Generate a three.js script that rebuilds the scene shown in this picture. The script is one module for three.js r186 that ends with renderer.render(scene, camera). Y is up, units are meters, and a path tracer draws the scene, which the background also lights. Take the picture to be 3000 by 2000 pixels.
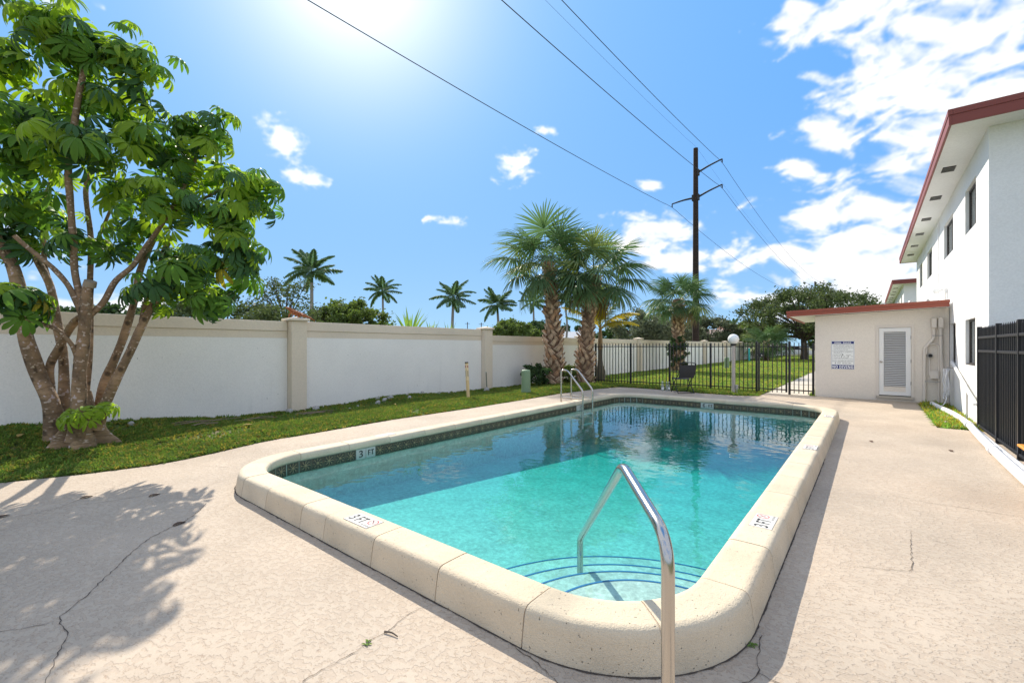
import * as THREE from 'three';
import { mergeGeometries } from 'three/addons/utils/BufferGeometryUtils.js';
import { RoundedBoxGeometry } from 'three/addons/geometries/RoundedBoxGeometry.js';
import { TessellateModifier } from 'three/addons/modifiers/TessellateModifier.js';
import { MarchingCubes } from 'three/addons/objects/MarchingCubes.js';
import { ImprovedNoise } from 'three/addons/math/ImprovedNoise.js';

// ---------------------------------------------------------------- camera, sky, sun, exposure
const scene = new THREE.Scene();
const camera = new THREE.PerspectiveCamera(2 * Math.atan(1000 / 1308) * 180 / Math.PI, 1.5, 0.05, 900);
camera.position.set(0, 1.5, 0);
camera.lookAt(-Math.sin(0.67632), 1.5, -Math.cos(0.67632));
camera.setViewOffset(3000, 2000, 0, -15, 3000, 2000);
const renderer = new THREE.WebGLRenderer({ antialias: true });
renderer.toneMapping = THREE.LinearToneMapping;
renderer.toneMappingExposure = 1.37;
renderer.shadowMap.enabled = true;

const SUN_AZ = -148.9 * Math.PI / 180, SUN_EL = 40 * Math.PI / 180;
const SUN = new THREE.Vector3(Math.cos(SUN_EL) * Math.cos(SUN_AZ), Math.sin(SUN_EL), Math.cos(SUN_EL) * Math.sin(SUN_AZ));
const sun = new THREE.DirectionalLight(new THREE.Color(1, 0.92, 0.79), 4.9);
sun.position.copy(SUN).multiplyScalar(60);
sun.target.position.set(-4, 0, -8);
sun.position.add(sun.target.position);
sun.castShadow = true;
sun.shadow.radius = 1;
sun.shadow.mapSize.set(4096, 4096);
Object.assign(sun.shadow.camera, { left: -40, right: 40, top: 40, bottom: -40, near: 1, far: 160 });
scene.add(sun, sun.target);

function rng(seed) { let s = seed | 0; return () => { s = (s + 0x6d2b79f5) | 0; let t = Math.imul(s ^ (s >>> 15), 1 | s); t = (t + Math.imul(t ^ (t >>> 7), 61 | t)) ^ t; return ((t ^ (t >>> 14)) >>> 0) / 4294967296; }; }
const IN = new ImprovedNoise();
const sstep = (a, b, x) => { const t = Math.min(1, Math.max(0, (x - a) / (b - a))); return t * t * (3 - 2 * t); };
const mix = (a, b, t) => a + (b - a) * t;

// clouds as [azimuth, elevation, width, height] in degrees; a sky full of the same fair-weather cumulus goes on round the whole horizon
{
  const clouds = [[-91.35,30.89,3.4,1.0],[-86.22,28.28,3.2,2.0],[-82.22,25.21,3.2,3.1],[-80.8,21.39,2.8,3.0],[-87.43,23.99,3.2,2.4],[-89.73,23.01,2.6,1.0],[-83.93,20.38,3.1,2.9],[-85.05,17.92,2.5,1.7],[-93.34,21.28,1.9,1.5],[-96.2,18.69,1.2,0.7],[-90.8,13.39,4.2,2.1],[-93.34,12.81,1.7,1.3],[-92.19,9.93,3.4,1.5],[-88.18,17.26,1.4,1.1],[-89.73,7.28,6.0,2.0],[-92.76,5.83,5.3,1.8],[-96.35,9.89,1.7,1.1],[-101.98,9.87,2.7,1.2],[-111.75,13.17,3.6,1.7],[-108.21,9.95,3.3,1.1],[-101.63,6.02,2.0,1.1],[-110.55,10.09,1.9,0.8],[-160.68,23.96,2.1,0.7],[-155.52,22.1,1.3,1.7],[-154.47,19.18,2.0,1.2],[-128.09,21.87,2.1,1.4],[-124.6,25.84,1.1,0.5],[-137.01,15.44,1.7,0.6],[-111.35,18.93,1.0,0.5],[-175.7,3.73,2.8,0.9],[-170.56,4.07,2.8,0.9],[-88.18,26.67,1.6,1.4],[-96.67,31.74,1.6,1.1]];
  for (const c of clouds) { const k = c[0] > -100 ? 1.25 : c[0] < -120 ? 0.85 : 1.1; c[2] *= k; c[3] *= k; c.push(c[0] < -120 && c[1] > 10 ? 0.8 : 1); }
  const r = rng(77);
  for (let i = 0; i < 280; i++) {
    const az = -76 + r() * 250, el = 4 + Math.pow(r(), 1.2) * 62, s = 0.6 + r();
    clouds.push([az, el, 6.5 * s, 3.3 * s]);
  }
  for (let i = 0; i < 40; i++) clouds.push([-180 + r() * 100, 44 + r() * 34, 3 + r() * 3, 2 + r() * 2]);
  const W = 2560, H = 1280, data = new Float32Array(W * H * 4), D = Math.PI / 180;
  const bins = Array.from({ length: 90 * 120 }, () => null);   // clouds by degree of elevation and 3 degrees of azimuth
  for (const c of clouds) for (let e = Math.max(0, Math.floor(c[1] - 2.5 * c[3])); e <= Math.min(89, c[1] + 2.5 * c[3]); e++) {
    const w = Math.min(179, 2.5 * c[2] / Math.cos((e + 0.5) * D) + 3);
    for (let k = Math.floor((c[0] - w + 180) / 3); k <= (c[0] + w + 180) / 3; k++) { const b = e * 120 + (((k % 120) + 120) % 120); (bins[b] ??= []).includes(c) || bins[b].push(c); }
  }
  for (let row = 0; row < H; row++) {
    const el = ((row + 0.5) / H - 0.5) * Math.PI, ed = el / D, y = Math.sin(el), ce = Math.cos(el);
    for (let col = 0; col < W; col++) {
      const az = ((col + 0.5) / W - 0.5) * 2 * Math.PI, x = Math.cos(az) * ce, z = Math.sin(az) * ce, o = (row * W + col) * 4;
      const k = Math.max(0, y), th = Math.acos(Math.min(1, Math.max(-1, x * SUN.x + y * SUN.y + z * SUN.z))) / D;
      // clear air: deep blue overhead, pale towards the horizon, whitened by haze round the sun
      const hz = Math.exp(-k * 5.2);
      let R = mix(0.034, 0.36, hz), G = mix(0.25, 0.57, hz), B = mix(0.75, 0.76, hz);
      const a = 0.88 * Math.exp(-th / 38), b = 0.9 * Math.exp(-th * th / 120), g = 0.9 * Math.exp(-th / 4.5);
      R = mix(mix(R, 0.36, a), 0.66, b) + g; G = mix(mix(G, 0.58, a), 0.70, b) + g; B = mix(mix(B, 0.77, a), 0.76, b) + g;
      if (ed > 0 && ed < 89) {
        let m = 0;
        const list = bins[Math.floor(ed) * 120 + Math.min(119, Math.floor((az / D + 180) / 3))];
        if (list) for (let ci = 0; ci < list.length; ci++) {
          const c = list[ci]; let da = az / D - c[0]; da = ((da + 540) % 360) - 180;
          const u = da * ce / c[2], v = (ed - c[1]) / c[3], q = u * u + v * v;
          if (q < 6) m = Math.max(m, Math.exp(-q * 0.62) * (c[4] ?? 1));
        }
        if (m > 0.05) {
          const s = 15, wx = 0.5 * IN.noise(x * 13, y * 22, z * 13), nx = x * s + wx, ny = y * 24 - wx, nz = z * s;
          let n = 0, amp = 0.5, fr = 1;
          for (let i = 0; i < 6; i++) { n += amp * IN.noise(nx * fr + 3.1, ny * fr * 1.3, nz * fr - 7.7); amp *= 0.6; fr *= 2.1; }
          const d = Math.pow(sstep(0.2, 0.8, m * 0.84 + n * 1.25), 1.1);
          if (d > 0) {
            const under = sstep(0.0, 0.75, IN.noise(nx * 1.1 + 9, ny * 0.8 + 2, nz * 1.1) * 0.8 + 0.35 * m);
            const L = 0.82 + 0.2 * Math.exp(-th / 30);
            R = mix(R, L * mix(1.0, 0.86, under), d); G = mix(G, L * mix(1.0, 0.895, under), d); B = mix(B, L * mix(1.01, 0.95, under), d);
          }
        }
      }
      if (y < 0) { R = 0.28; G = 0.3; B = 0.3; }
      data[o] = R; data[o + 1] = G; data[o + 2] = B; data[o + 3] = 1;
    }
  }
  const sky = new THREE.DataTexture(data, W, H, THREE.RGBAFormat, THREE.FloatType);
  sky.mapping = THREE.EquirectangularReflectionMapping; sky.magFilter = sky.minFilter = THREE.LinearFilter; sky.needsUpdate = true;
  scene.background = sky; scene.environment = sky;
}

// ---------------------------------------------------------------- helpers
const V = (x, y, z) => new THREE.Vector3(x, y, z), taken = new Map(), PI = Math.PI;
const rgb = (r, g, b) => new THREE.Color().setRGB(r, g, b);
function numbered(n) { const k = taken.get(n) ?? 0; taken.set(n, k + 1); return k ? n + '_' + String(k).padStart(3, '0') : n; }
function lit(o) { o.traverse((c) => { if (c.isMesh) c.castShadow = c.receiveShadow = true; }); return o; }
function tag(o, label, category, group, kind) { if (label) o.userData.label = label; if (category) o.userData.category = category; if (group) o.userData.group = group; if (kind) o.userData.kind = kind; return o; }
function thing(name, label, category, pos = [0, 0, 0], turn = 0, group) { const o = new THREE.Group(); o.name = numbered(name); o.position.set(...pos); o.rotation.y = turn; scene.add(o); return tag(o, label, category, group); }
function part(name, geo, mat, parent, label) { const m = new THREE.Mesh(geo, mat); m.name = name; m.castShadow = m.receiveShadow = true; parent.add(m); if (label) m.userData.label = label; return m; }
function single(name, geo, mat, label, category, group) { const m = new THREE.Mesh(geo, mat); m.name = numbered(name); m.castShadow = m.receiveShadow = true; scene.add(m); return tag(m, label, category, group); }
function struct(name, geo, mat, label) { const m = single(name, geo, mat); m.userData.kind = 'structure'; if (label) m.userData.label = label; return m; }
const put = (g, x = 0, y = 0, z = 0, rx = 0, ry = 0, rz = 0) => { g.applyMatrix4(new THREE.Matrix4().compose(V(x, y, z), new THREE.Quaternion().setFromEuler(new THREE.Euler(rx, ry, rz)), V(1, 1, 1))); return g; };
const merge = (list) => mergeGeometries(list.map((g) => (g.index ? g.toNonIndexed() : g)), false);
// uv in metres, by the axis that a face looks along
function uvm(g, ox = 0, oy = 0) {
  const p = g.attributes.position, n = g.attributes.normal, uv = new Float32Array(p.count * 2);
  for (let i = 0; i < p.count; i++) {
    const ax = Math.abs(n.getX(i)), ay = Math.abs(n.getY(i)), az = Math.abs(n.getZ(i));
    const [u, v] = ax >= ay && ax >= az ? [p.getZ(i), p.getY(i)] : ay >= az ? [p.getX(i), p.getZ(i)] : [p.getX(i), p.getY(i)];
    uv[i * 2] = u + ox; uv[i * 2 + 1] = v + oy;
  }
  g.setAttribute('uv', new THREE.BufferAttribute(uv, 2));
  return g;
}
const box = (w, h, d, x = 0, y = 0, z = 0, rx = 0, ry = 0, rz = 0) => uvm(put(new THREE.BoxGeometry(w, h, d), x, y, z, rx, ry, rz));
const rbox = (w, h, d, r, x = 0, y = 0, z = 0, rx = 0, ry = 0, rz = 0) => uvm(put(new RoundedBoxGeometry(w, h, d, 2, r), x, y, z, rx, ry, rz));
const cyl = (r0, r1, h, x = 0, y = 0, z = 0, seg = 16, rx = 0, rz = 0) => put(new THREE.CylinderGeometry(r1, r0, h, seg), x, y, z, rx, 0, rz);
const span = (x0, x1, y0, y1, z0, z1) => box(Math.abs(x1 - x0), Math.abs(y1 - y0), Math.abs(z1 - z0), (x0 + x1) / 2, (y0 + y1) / 2, (z0 + z1) / 2);
// a smooth tube through points whose radius goes from r0 to r1, closed at both ends; uv in metres
function limb(pts, r0, r1, seg = 24, rad = 10, tension = 0.5, swell) {
  const curve = new THREE.CatmullRomCurve3(pts.map((p) => (p.isVector3 ? p : V(...p))), false, 'catmullrom', tension), fr = curve.computeFrenetFrames(seg, false), L = curve.getLength();
  const pos = [], nor = [], uv = [], idx = [];
  for (let i = 0; i <= seg; i++) {
    const t = i / seg, c = curve.getPointAt(t), r = mix(r0, r1, t) * (swell ? swell(t) : 1);
    for (let j = 0; j <= rad; j++) {
      const a = j / rad * 2 * PI, n = fr.normals[i].clone().multiplyScalar(Math.cos(a)).addScaledVector(fr.binormals[i], Math.sin(a));
      pos.push(c.x + n.x * r, c.y + n.y * r, c.z + n.z * r); nor.push(n.x, n.y, n.z); uv.push(j / rad * 2 * PI * r0, t * L);
    }
  }
  for (let i = 0; i < seg; i++) for (let j = 0; j < rad; j++) { const a = i * (rad + 1) + j, b = a + rad + 1; idx.push(a, a + 1, b, b, a + 1, b + 1); }
  for (const [i, s] of [[0, -1], [seg, 1]]) {
    const c = curve.getPointAt(i / seg), n = fr.tangents[i], base = pos.length / 3;
    pos.push(c.x, c.y, c.z); nor.push(n.x * s, n.y * s, n.z * s); uv.push(0, 0);
    for (let j = 0; j <= rad; j++) { const k = i * (rad + 1) + j; pos.push(pos[k * 3], pos[k * 3 + 1], pos[k * 3 + 2]); nor.push(n.x * s, n.y * s, n.z * s); uv.push(Math.cos(j / rad * 6.283) * 0.1, Math.sin(j / rad * 6.283) * 0.1); }
    for (let j = 0; j < rad; j++) s > 0 ? idx.push(base, base + 1 + j, base + 2 + j) : idx.push(base, base + 2 + j, base + 1 + j);
  }
  const g = new THREE.BufferGeometry();
  g.setAttribute('position', new THREE.Float32BufferAttribute(pos, 3)); g.setAttribute('normal', new THREE.Float32BufferAttribute(nor, 3)); g.setAttribute('uv', new THREE.Float32BufferAttribute(uv, 2)); g.setIndex(idx);
  return g;
}
const rod = (a, b, r, rad = 10) => limb([a, b], r, r, 1, rad);
// straight runs joined by round bends of radius b
function bentPipe(pts, r, b, rad = 16) {
  const P = pts.map((p) => V(...p)), path = new THREE.CurvePath();
  let from = P[0];
  for (let i = 1; i < P.length - 1; i++) {
    const bb = Array.isArray(b) ? b[i - 1] : b, u = P[i - 1].clone().sub(P[i]).normalize(), w = P[i + 1].clone().sub(P[i]).normalize();
    const p0 = P[i].clone().addScaledVector(u, bb), p1 = P[i].clone().addScaledVector(w, bb);
    path.add(new THREE.LineCurve3(from, p0)); path.add(new THREE.QuadraticBezierCurve3(p0, P[i], p1)); from = p1;
  }
  path.add(new THREE.LineCurve3(from, P[P.length - 1]));
  return limb(path.getSpacedPoints(70), r, r, 140, rad, 0.5);
}
function geoFrom(pos, uv, idx) {
  const g = new THREE.BufferGeometry();
  g.setAttribute('position', new THREE.Float32BufferAttribute(pos, 3));
  g.setAttribute('uv', new THREE.Float32BufferAttribute(uv ?? new Array(pos.length / 3 * 2).fill(0), 2));
  if (idx) g.setIndex(idx);
  g.computeVertexNormals();
  return g;
}
// extrude a flat outline (with holes) along its normal; then uv in metres
function slab(outline, depth, holes = [], bevel = 0) {
  const s = new THREE.Shape(outline.map((p) => new THREE.Vector2(...p)));
  for (const h of holes) s.holes.push(new THREE.Path(h.map((p) => new THREE.Vector2(...p))));
  return uvm(new THREE.ExtrudeGeometry(s, { depth, bevelEnabled: bevel > 0, bevelSize: bevel, bevelThickness: bevel, bevelSegments: 2, curveSegments: 12 }));
}

// ---------------------------------------------------------------- textures
const hash = (x, y, s) => { let h = Math.imul(x, 374761393) ^ Math.imul(y, 668265263) ^ Math.imul(s, 2147483647 ^ 0x5bd1e995); h = Math.imul(h ^ (h >>> 13), 1274126177); return ((h ^ (h >>> 16)) >>> 0) / 4294967296; };
// value noise that repeats every px by py cells, -1 to 1
function vn(x, y, px, py, s) {
  const ix = Math.floor(x), iy = Math.floor(y), fx = x - ix, fy = y - iy, u = fx * fx * (3 - 2 * fx), v = fy * fy * (3 - 2 * fy);
  const a = ((ix % px) + px) % px, b = (a + 1) % px, c = ((iy % py) + py) % py, d = (c + 1) % py;
  return 2 * mix(mix(hash(a, c, s), hash(b, c, s), u), mix(hash(a, d, s), hash(b, d, s), u), v) - 1;
}
function fbm(u, v, cx, cy, oct, s) { let n = 0, a = 0.5; for (let i = 0; i < oct; i++) { n += a * vn(u * cx, v * cy, cx, cy, s + i); cx *= 2; cy *= 2; a *= 0.5; } return n; }
function texture(n, metres, fn, color) {
  const d = new Uint8Array(n * n * 4);
  for (let y = 0; y < n; y++) for (let x = 0; x < n; x++) { const c = fn(x / n, y / n), o = (y * n + x) * 4; for (let k = 0; k < 3; k++) d[o + k] = Math.max(0, Math.min(255, Array.isArray(c) ? c[k] : c * 255)); d[o + 3] = 255; }
  const t = new THREE.DataTexture(d, n, n, THREE.RGBAFormat, THREE.UnsignedByteType);
  t.wrapS = t.wrapT = THREE.RepeatWrapping; t.magFilter = t.minFilter = THREE.LinearFilter; t.repeat.set(1 / metres, 1 / metres); t.needsUpdate = true;
  if (color) t.colorSpace = THREE.SRGBColorSpace;
  return t;
}
const std = (o) => new THREE.MeshStandardMaterial(o), phy = (o) => new THREE.MeshPhysicalMaterial(o);

// trowelled, knocked-down deck coating: flat islands over a sandy ground
const deckH = new Float32Array(2048 * 2048);
const deckBump = texture(2048, 3.2, (u, v) => {
  const w = fbm(u, v, 5, 5, 2, 40), n = fbm(u + w * 0.004, v, 130, 180, 3, 3), fill = 0.28 * fbm(u, v, 4, 4, 4, 60);
  const isl = sstep(-0.07, 0.05, n + fill + 0.03), fine = fbm(u, v, 256, 256, 2, 9);
  const h = isl * 0.75 + fine * 0.12 + 0.12;
  deckH[Math.floor(v * 2048) * 2048 + Math.floor(u * 2048)] = isl;
  return Math.max(0, Math.min(1, h));
});
const deckMap = texture(2048, 3.2, (u, v) => {
  const isl = deckH[Math.floor(v * 2048) * 2048 + Math.floor(u * 2048)], e = 4 * isl * (1 - isl), m = fbm(u, v, 4, 4, 4, 21), f = vn(u * 700, v * 700, 700, 700, 5), sp = vn(u * 180, v * 180, 180, 180, 11) > 0.86 ? 1 : 0;
  const k = 1 + 0.1 * m + 0.03 * f;
  return [(mix(175, 180, isl) - 18 * e - 14 * sp) * k, (mix(159, 165, isl) - 20 * e - 16 * sp) * k, (mix(141, 147, isl) - 21 * e - 16 * sp) * k];
}, true);
const stoneMap = texture(1024, 1.1, (u, v) => {
  const m = fbm(u, v, 4, 4, 5, 31), f = vn(u * 400, v * 400, 400, 400, 8), pit = sstep(0.72, 0.95, vn(u * 95, v * 95, 95, 95, 14) * 0.75 + 0.35 * vn(u * 230, v * 230, 230, 230, 2));
  const k = 1 + 0.07 * m + 0.04 * f - 0.35 * pit;
  return [205 * k, 190 * k, 165 * k];
}, true);
const stoneBump = texture(1024, 1.1, (u, v) => 0.62 + 0.18 * fbm(u, v, 40, 40, 3, 17) + 0.1 * vn(u * 300, v * 300, 300, 300, 4) - 0.5 * sstep(0.72, 0.95, vn(u * 95, v * 95, 95, 95, 14) * 0.75 + 0.35 * vn(u * 230, v * 230, 230, 230, 2)));
const stuccoBump = texture(1024, 1.2, (u, v) => 0.5 + 0.3 * fbm(u, v, 60, 60, 3, 71) + 0.18 * fbm(u, v, 9, 9, 2, 72));
const stuccoMap = texture(512, 3.7, (u, v) => { const k = 1 + 0.035 * fbm(u, v, 4, 4, 5, 81) + 0.02 * vn(u * 200, v * 200, 200, 200, 82); return [246 * k, 246 * k, 246 * k]; }, true);
const wallMap = texture(1024, 4.3, (u, v) => { const sp = vn(u * 150, v * 150, 150, 150, 83) > 0.93 && vn(u * 37, v * 37, 37, 37, 84) > 0.45 ? 1 : 0, st = sstep(0.25, 0.6, fbm(u, v, 40, 2, 3, 86)) * sstep(0, 0.5, fbm(u, v, 3, 3, 2, 87)), k = 1 + 0.03 * fbm(u, v, 5, 5, 5, 85) + 0.02 * vn(u * 300, v * 300, 300, 300, 82) - 0.3 * sp - 0.035 * st; return [248 * k, 247 * k, 244 * k]; }, true);
const barkMap = texture(512, 0.8, (u, v) => {
  const m = fbm(u, v, 6, 3, 4, 91), ring = fbm(u, v, 5, 26, 3, 92), li = sstep(0.27, 0.45, fbm(u, v, 18, 26, 2, 93)), dk = sstep(0.2, 0.55, fbm(u, v, 8, 6, 4, 94));
  const k = 1 + 0.34 * m + 0.12 * ring;
  return [mix(mix(138, 84, dk) * k, 205, li * 0.75), mix(mix(114, 68, dk) * k, 188, li * 0.75), mix(88, 50, dk) * k + li * 70];
}, true);
const barkBump = texture(512, 0.8, (u, v) => 0.5 + 0.35 * fbm(u, v, 5, 26, 3, 92) + 0.25 * fbm(u, v, 30, 30, 3, 95));
const fibreMap = texture(256, 0.5, (u, v) => { const k = 1 + 0.4 * fbm(u, v, 40, 5, 3, 101) + 0.2 * fbm(u, v, 6, 6, 2, 102); return [168 * k, 147 * k, 126 * k]; }, true);
const plasterMap = texture(1024, 1.6, (u, v) => { const m = fbm(u, v, 5, 5, 4, 111), g = vn(u * 110, v * 110, 110, 110, 112), f = vn(u * 300, v * 300, 300, 300, 113), k = 1 + 0.07 * m + 0.07 * g + 0.08 * vn(u * 46, v * 46, 46, 46, 115) + 0.05 * f; return [165 * k, 182 * k, 173 * k]; }, true);
const groundMap = texture(512, 1.7, (u, v) => { const m = fbm(u, v, 6, 6, 5, 121), s = fbm(u, v, 50, 50, 2, 122), g = sstep(-0.25, 0.2, m); return [mix(118, 74, g) * (1 + 0.4 * s), mix(102, 94, g) * (1 + 0.4 * s), mix(78, 36, g) * (1 + 0.4 * s)]; }, true);
const rippleBump = texture(1024, 2.6, (u, v) => {
  let h = 0; const T = 2 * PI, w = 0.05 * fbm(u, v, 3, 3, 3, 131);
  for (const [a, b, c, p] of [[7, 3, 0.16, 0.3], [-4, 9, 0.16, 2.1], [12, -7, 0.1, 4.4], [5, 15, 0.1, 1.2], [-17, 6, 0.07, 5.1], [21, 13, 0.05, 0.7], [-11, 23, 0.05, 3.3]]) h += c * Math.sin(T * (a * u + b * v) + p + 40 * w);
  return 0.5 + 0.5 * h + 0.28 * fbm(u, v, 22, 22, 3, 132);
});
const woodMap = texture(256, 0.6, (u, v) => { const k = 1 + 0.18 * fbm(u, v, 30, 3, 3, 141) + 0.06 * fbm(u, v, 4, 4, 2, 142); return [236 * k, 190 * k, 118 * k]; }, true);

const M = {
  deck: std({ map: deckMap, bumpMap: deckBump, bumpScale: 0.002, roughness: 0.88, vertexColors: true }),
  path: std({ color: rgb(0.52, 0.47, 0.4), map: stuccoMap, bumpMap: stoneBump, bumpScale: 0.002, roughness: 0.9 }),
  stone: [0, 1, 2].map((i) => std({ color: rgb(...[[1, 1, 1], [0.95, 0.945, 0.93], [1, 0.975, 0.945]][i]), map: stoneMap, bumpMap: stoneBump, bumpScale: 0.009, roughness: 0.85 })),
  mortar: std({ color: rgb(0.46, 0.39, 0.31), roughness: 0.95 }),
  plaster: std({ map: plasterMap, roughness: 0.8 }),
  whiteWall: std({ color: rgb(0.94, 0.915, 0.88), map: wallMap, bumpMap: stuccoBump, bumpScale: 0.003, roughness: 0.92 }),
  beige: std({ color: rgb(0.83, 0.71, 0.56), map: stuccoMap, bumpMap: stuccoBump, bumpScale: 0.003, roughness: 0.92 }),
  building: std({ color: rgb(0.88, 0.88, 0.875), map: stuccoMap, bumpMap: stuccoBump, bumpScale: 0.004, roughness: 0.9 }),
  shed: std({ color: rgb(0.85, 0.78, 0.69), map: stuccoMap, bumpMap: stuccoBump, bumpScale: 0.004, roughness: 0.9 }),
  shedPaint: std({ color: rgb(0.72, 0.66, 0.59), roughness: 0.6 }),
  soffit: std({ color: rgb(0.87, 0.865, 0.855), map: stuccoMap, roughness: 0.85 }),
  fascia: std({ color: rgb(0.22, 0.048, 0.034), roughness: 0.55 }),
  roof: std({ color: rgb(0.55, 0.54, 0.52), roughness: 0.9 }),
  iron: std({ color: rgb(0.012, 0.012, 0.014), roughness: 0.42, metalness: 0.1 }),
  steel: std({ color: rgb(0.5, 0.48, 0.45), roughness: 0.2, metalness: 1 }),
  galv: std({ color: rgb(0.42, 0.41, 0.4), roughness: 0.55, metalness: 0.5 }),
  bronze: std({ color: rgb(0.06, 0.05, 0.045), roughness: 0.45, metalness: 0.3 }),
  glass: phy({ color: rgb(0.75, 0.8, 0.8), transmission: 1, roughness: 0.02, thickness: 0, ior: 1.5 }),
  whitePaint: std({ color: rgb(0.8, 0.8, 0.79), roughness: 0.45 }),
  pvc: std({ color: rgb(0.82, 0.82, 0.83), roughness: 0.38 }),
  black: std({ color: rgb(0.02, 0.02, 0.022), roughness: 0.6 }),
  dark: std({ color: rgb(0.025, 0.025, 0.025), roughness: 0.9 }),
  bark: std({ map: barkMap, bumpMap: barkBump, bumpScale: 0.02, roughness: 0.92 }),
  fibre: std({ color: rgb(0.5, 0.42, 0.36), map: fibreMap, roughness: 0.95 }),
  boot: [[1.0, 0.96, 0.92], [0.8, 0.72, 0.66], [1.2, 1.15, 1.08], [0.95, 0.74, 0.6]].map((c) => std({ color: rgb(...c), map: fibreMap, roughness: 0.9 })),
  wood: std({ map: woodMap, roughness: 0.7 }),
  crack: std({ color: rgb(0.07, 0.055, 0.045), roughness: 1 }),
  ground: std({ map: groundMap, roughness: 1 }),
  greenBox: std({ color: rgb(0.2, 0.29, 0.17), roughness: 0.6 }),
  poleWood: std({ color: rgb(0.07, 0.055, 0.05), map: fibreMap, roughness: 0.9 }),
};
const leafMat = (r, g, b, t = 0.4, coat = 0.35) => phy({ color: rgb(r, g, b), transmission: t, roughness: 1, thickness: 0, clearcoat: coat, clearcoatRoughness: 0.35, specularIntensity: 0.5 });
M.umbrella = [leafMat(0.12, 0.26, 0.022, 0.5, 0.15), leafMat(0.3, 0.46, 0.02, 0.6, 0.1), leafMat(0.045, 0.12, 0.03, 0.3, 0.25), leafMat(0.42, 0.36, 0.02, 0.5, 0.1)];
M.palm = [leafMat(0.13, 0.23, 0.08, 0.35, 0.5), leafMat(0.09, 0.17, 0.065, 0.3, 0.5), leafMat(0.24, 0.31, 0.08, 0.4, 0.4)];
M.palmDead = leafMat(0.26, 0.19, 0.09, 0.2, 0);
M.yellowPalm = [leafMat(0.5, 0.4, 0.03, 0.5, 0.2), leafMat(0.16, 0.24, 0.03, 0.4, 0.3)];
M.royal = leafMat(0.11, 0.2, 0.075, 0.4, 0.08);
M.tree = [leafMat(0.05, 0.1, 0.025, 0.3, 0.12), leafMat(0.09, 0.125, 0.035, 0.35, 0.12), leafMat(0.12, 0.145, 0.075, 0.35, 0.1), leafMat(0.13, 0.19, 0.03, 0.4, 0.1)];
M.spiky = leafMat(0.2, 0.33, 0.05, 0.45, 0.3);
M.grassBlade = leafMat(0.14, 0.24, 0.035, 0.4, 0);
M.trunkGrey = std({ color: rgb(0.3, 0.27, 0.24), roughness: 0.9 });
M.trunkDark = std({ color: rgb(0.09, 0.07, 0.055), roughness: 0.95 });

// ---------------------------------------------------------------- the lie of the land
// the deck is level at the near and right side of the pool and rises to the coping on its far left
function deckY(x, z) { return 0.16 * sstep(0.6, 5.6, -x) * sstep(1.4, 3.2, -z) * (1 - sstep(14, 16.5, -z)) * (1 - sstep(7.4, 10.2, -x)); }
function landY(x, z) {
  let y = deckY(x, z) + 0.24 * sstep(7.8, 10.4, -x) * sstep(-4.2, -0.4, z) * (1 - sstep(11, 14, -x)) + 0.13 * Math.exp(-((x + 10.0) ** 2) / 0.9 - ((z + 7.9) ** 2) / 2.2);
  return y + 0.018 * IN.noise(x * 1.1, 0.3, z * 1.1) * (x < -6.4 || z < -16 ? 1 : 0.2);
}
const DECK = [[1.58, 7], [1.58, -11.34], [0.97, -11.36], [0.985, -15.67], [1.1, -16.24], [-1.27, -16.24], [-1.95, -16.3], [-2.66, -16.3], [-2.58, -14.75], [-3.0, -14.2], [-3.9, -13.8], [-4.9, -13.74], [-6.45, -13.78], [-6.72, -12.7], [-6.87, -10.6], [-6.8, -9.1], [-6.76, -7], [-6.82, -5], [-6.68, -3.2], [-6.88, -2.2], [-7.2, -0.95], [-7.5, -0.2], [-8.4, 7]];
function inside(poly, x, z) { let c = false; for (let i = 0, j = poly.length - 1; i < poly.length; j = i++) { const [a, b] = poly[i], [p, q] = poly[j]; if ((b > z) !== (q > z) && x < (p - a) * (z - b) / (q - b) + a) c = !c; } return c; }

// the pool's outline, walked from the near left corner: straight sides and quarter rounds
const PX0 = -5.43, PX1 = -0.75, PZ0 = -11.69, PZ1 = -2.035, PR = 0.6;
const sides = [
  { a: [PX0 + PR, PZ1], d: [1, 0], n: [0, 1], L: PX1 - PX0 - 2 * PR }, { c: [PX1 - PR, PZ1 - PR], from: PI / 2, to: 0 },
  { a: [PX1, PZ1 - PR], d: [0, -1], n: [1, 0], L: PZ1 - PZ0 - 2 * PR }, { c: [PX1 - PR, PZ0 + PR], from: 0, to: -PI / 2 },
  { a: [PX1 - PR, PZ0], d: [-1, 0], n: [0, -1], L: PX1 - PX0 - 2 * PR }, { c: [PX0 + PR, PZ0 + PR], from: -PI / 2, to: -PI },
  { a: [PX0, PZ0 + PR], d: [0, 1], n: [-1, 0], L: PZ1 - PZ0 - 2 * PR }, { c: [PX0 + PR, PZ1 - PR], from: PI, to: PI / 2 },
];
function rim(s, t, o) {   // t runs 0..1; returns x, z and the outward normal
  if (s.a) return { x: s.a[0] + s.d[0] * s.L * t + s.n[0] * o, z: s.a[1] + s.d[1] * s.L * t + s.n[1] * o, n: s.n };
  const k = mix(s.from, s.to, t), n = [Math.cos(k), Math.sin(k)];
  return { x: s.c[0] + n[0] * (PR + o), z: s.c[1] + n[1] * (PR + o), n };
}
function loop(o, steps = 10) { const p = []; for (const s of sides) for (let i = 0; i < (s.a ? 1 : steps); i++) { const q = rim(s, s.a ? 0 : i / steps, o); p.push([q.x, q.z]); } return p; }

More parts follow.
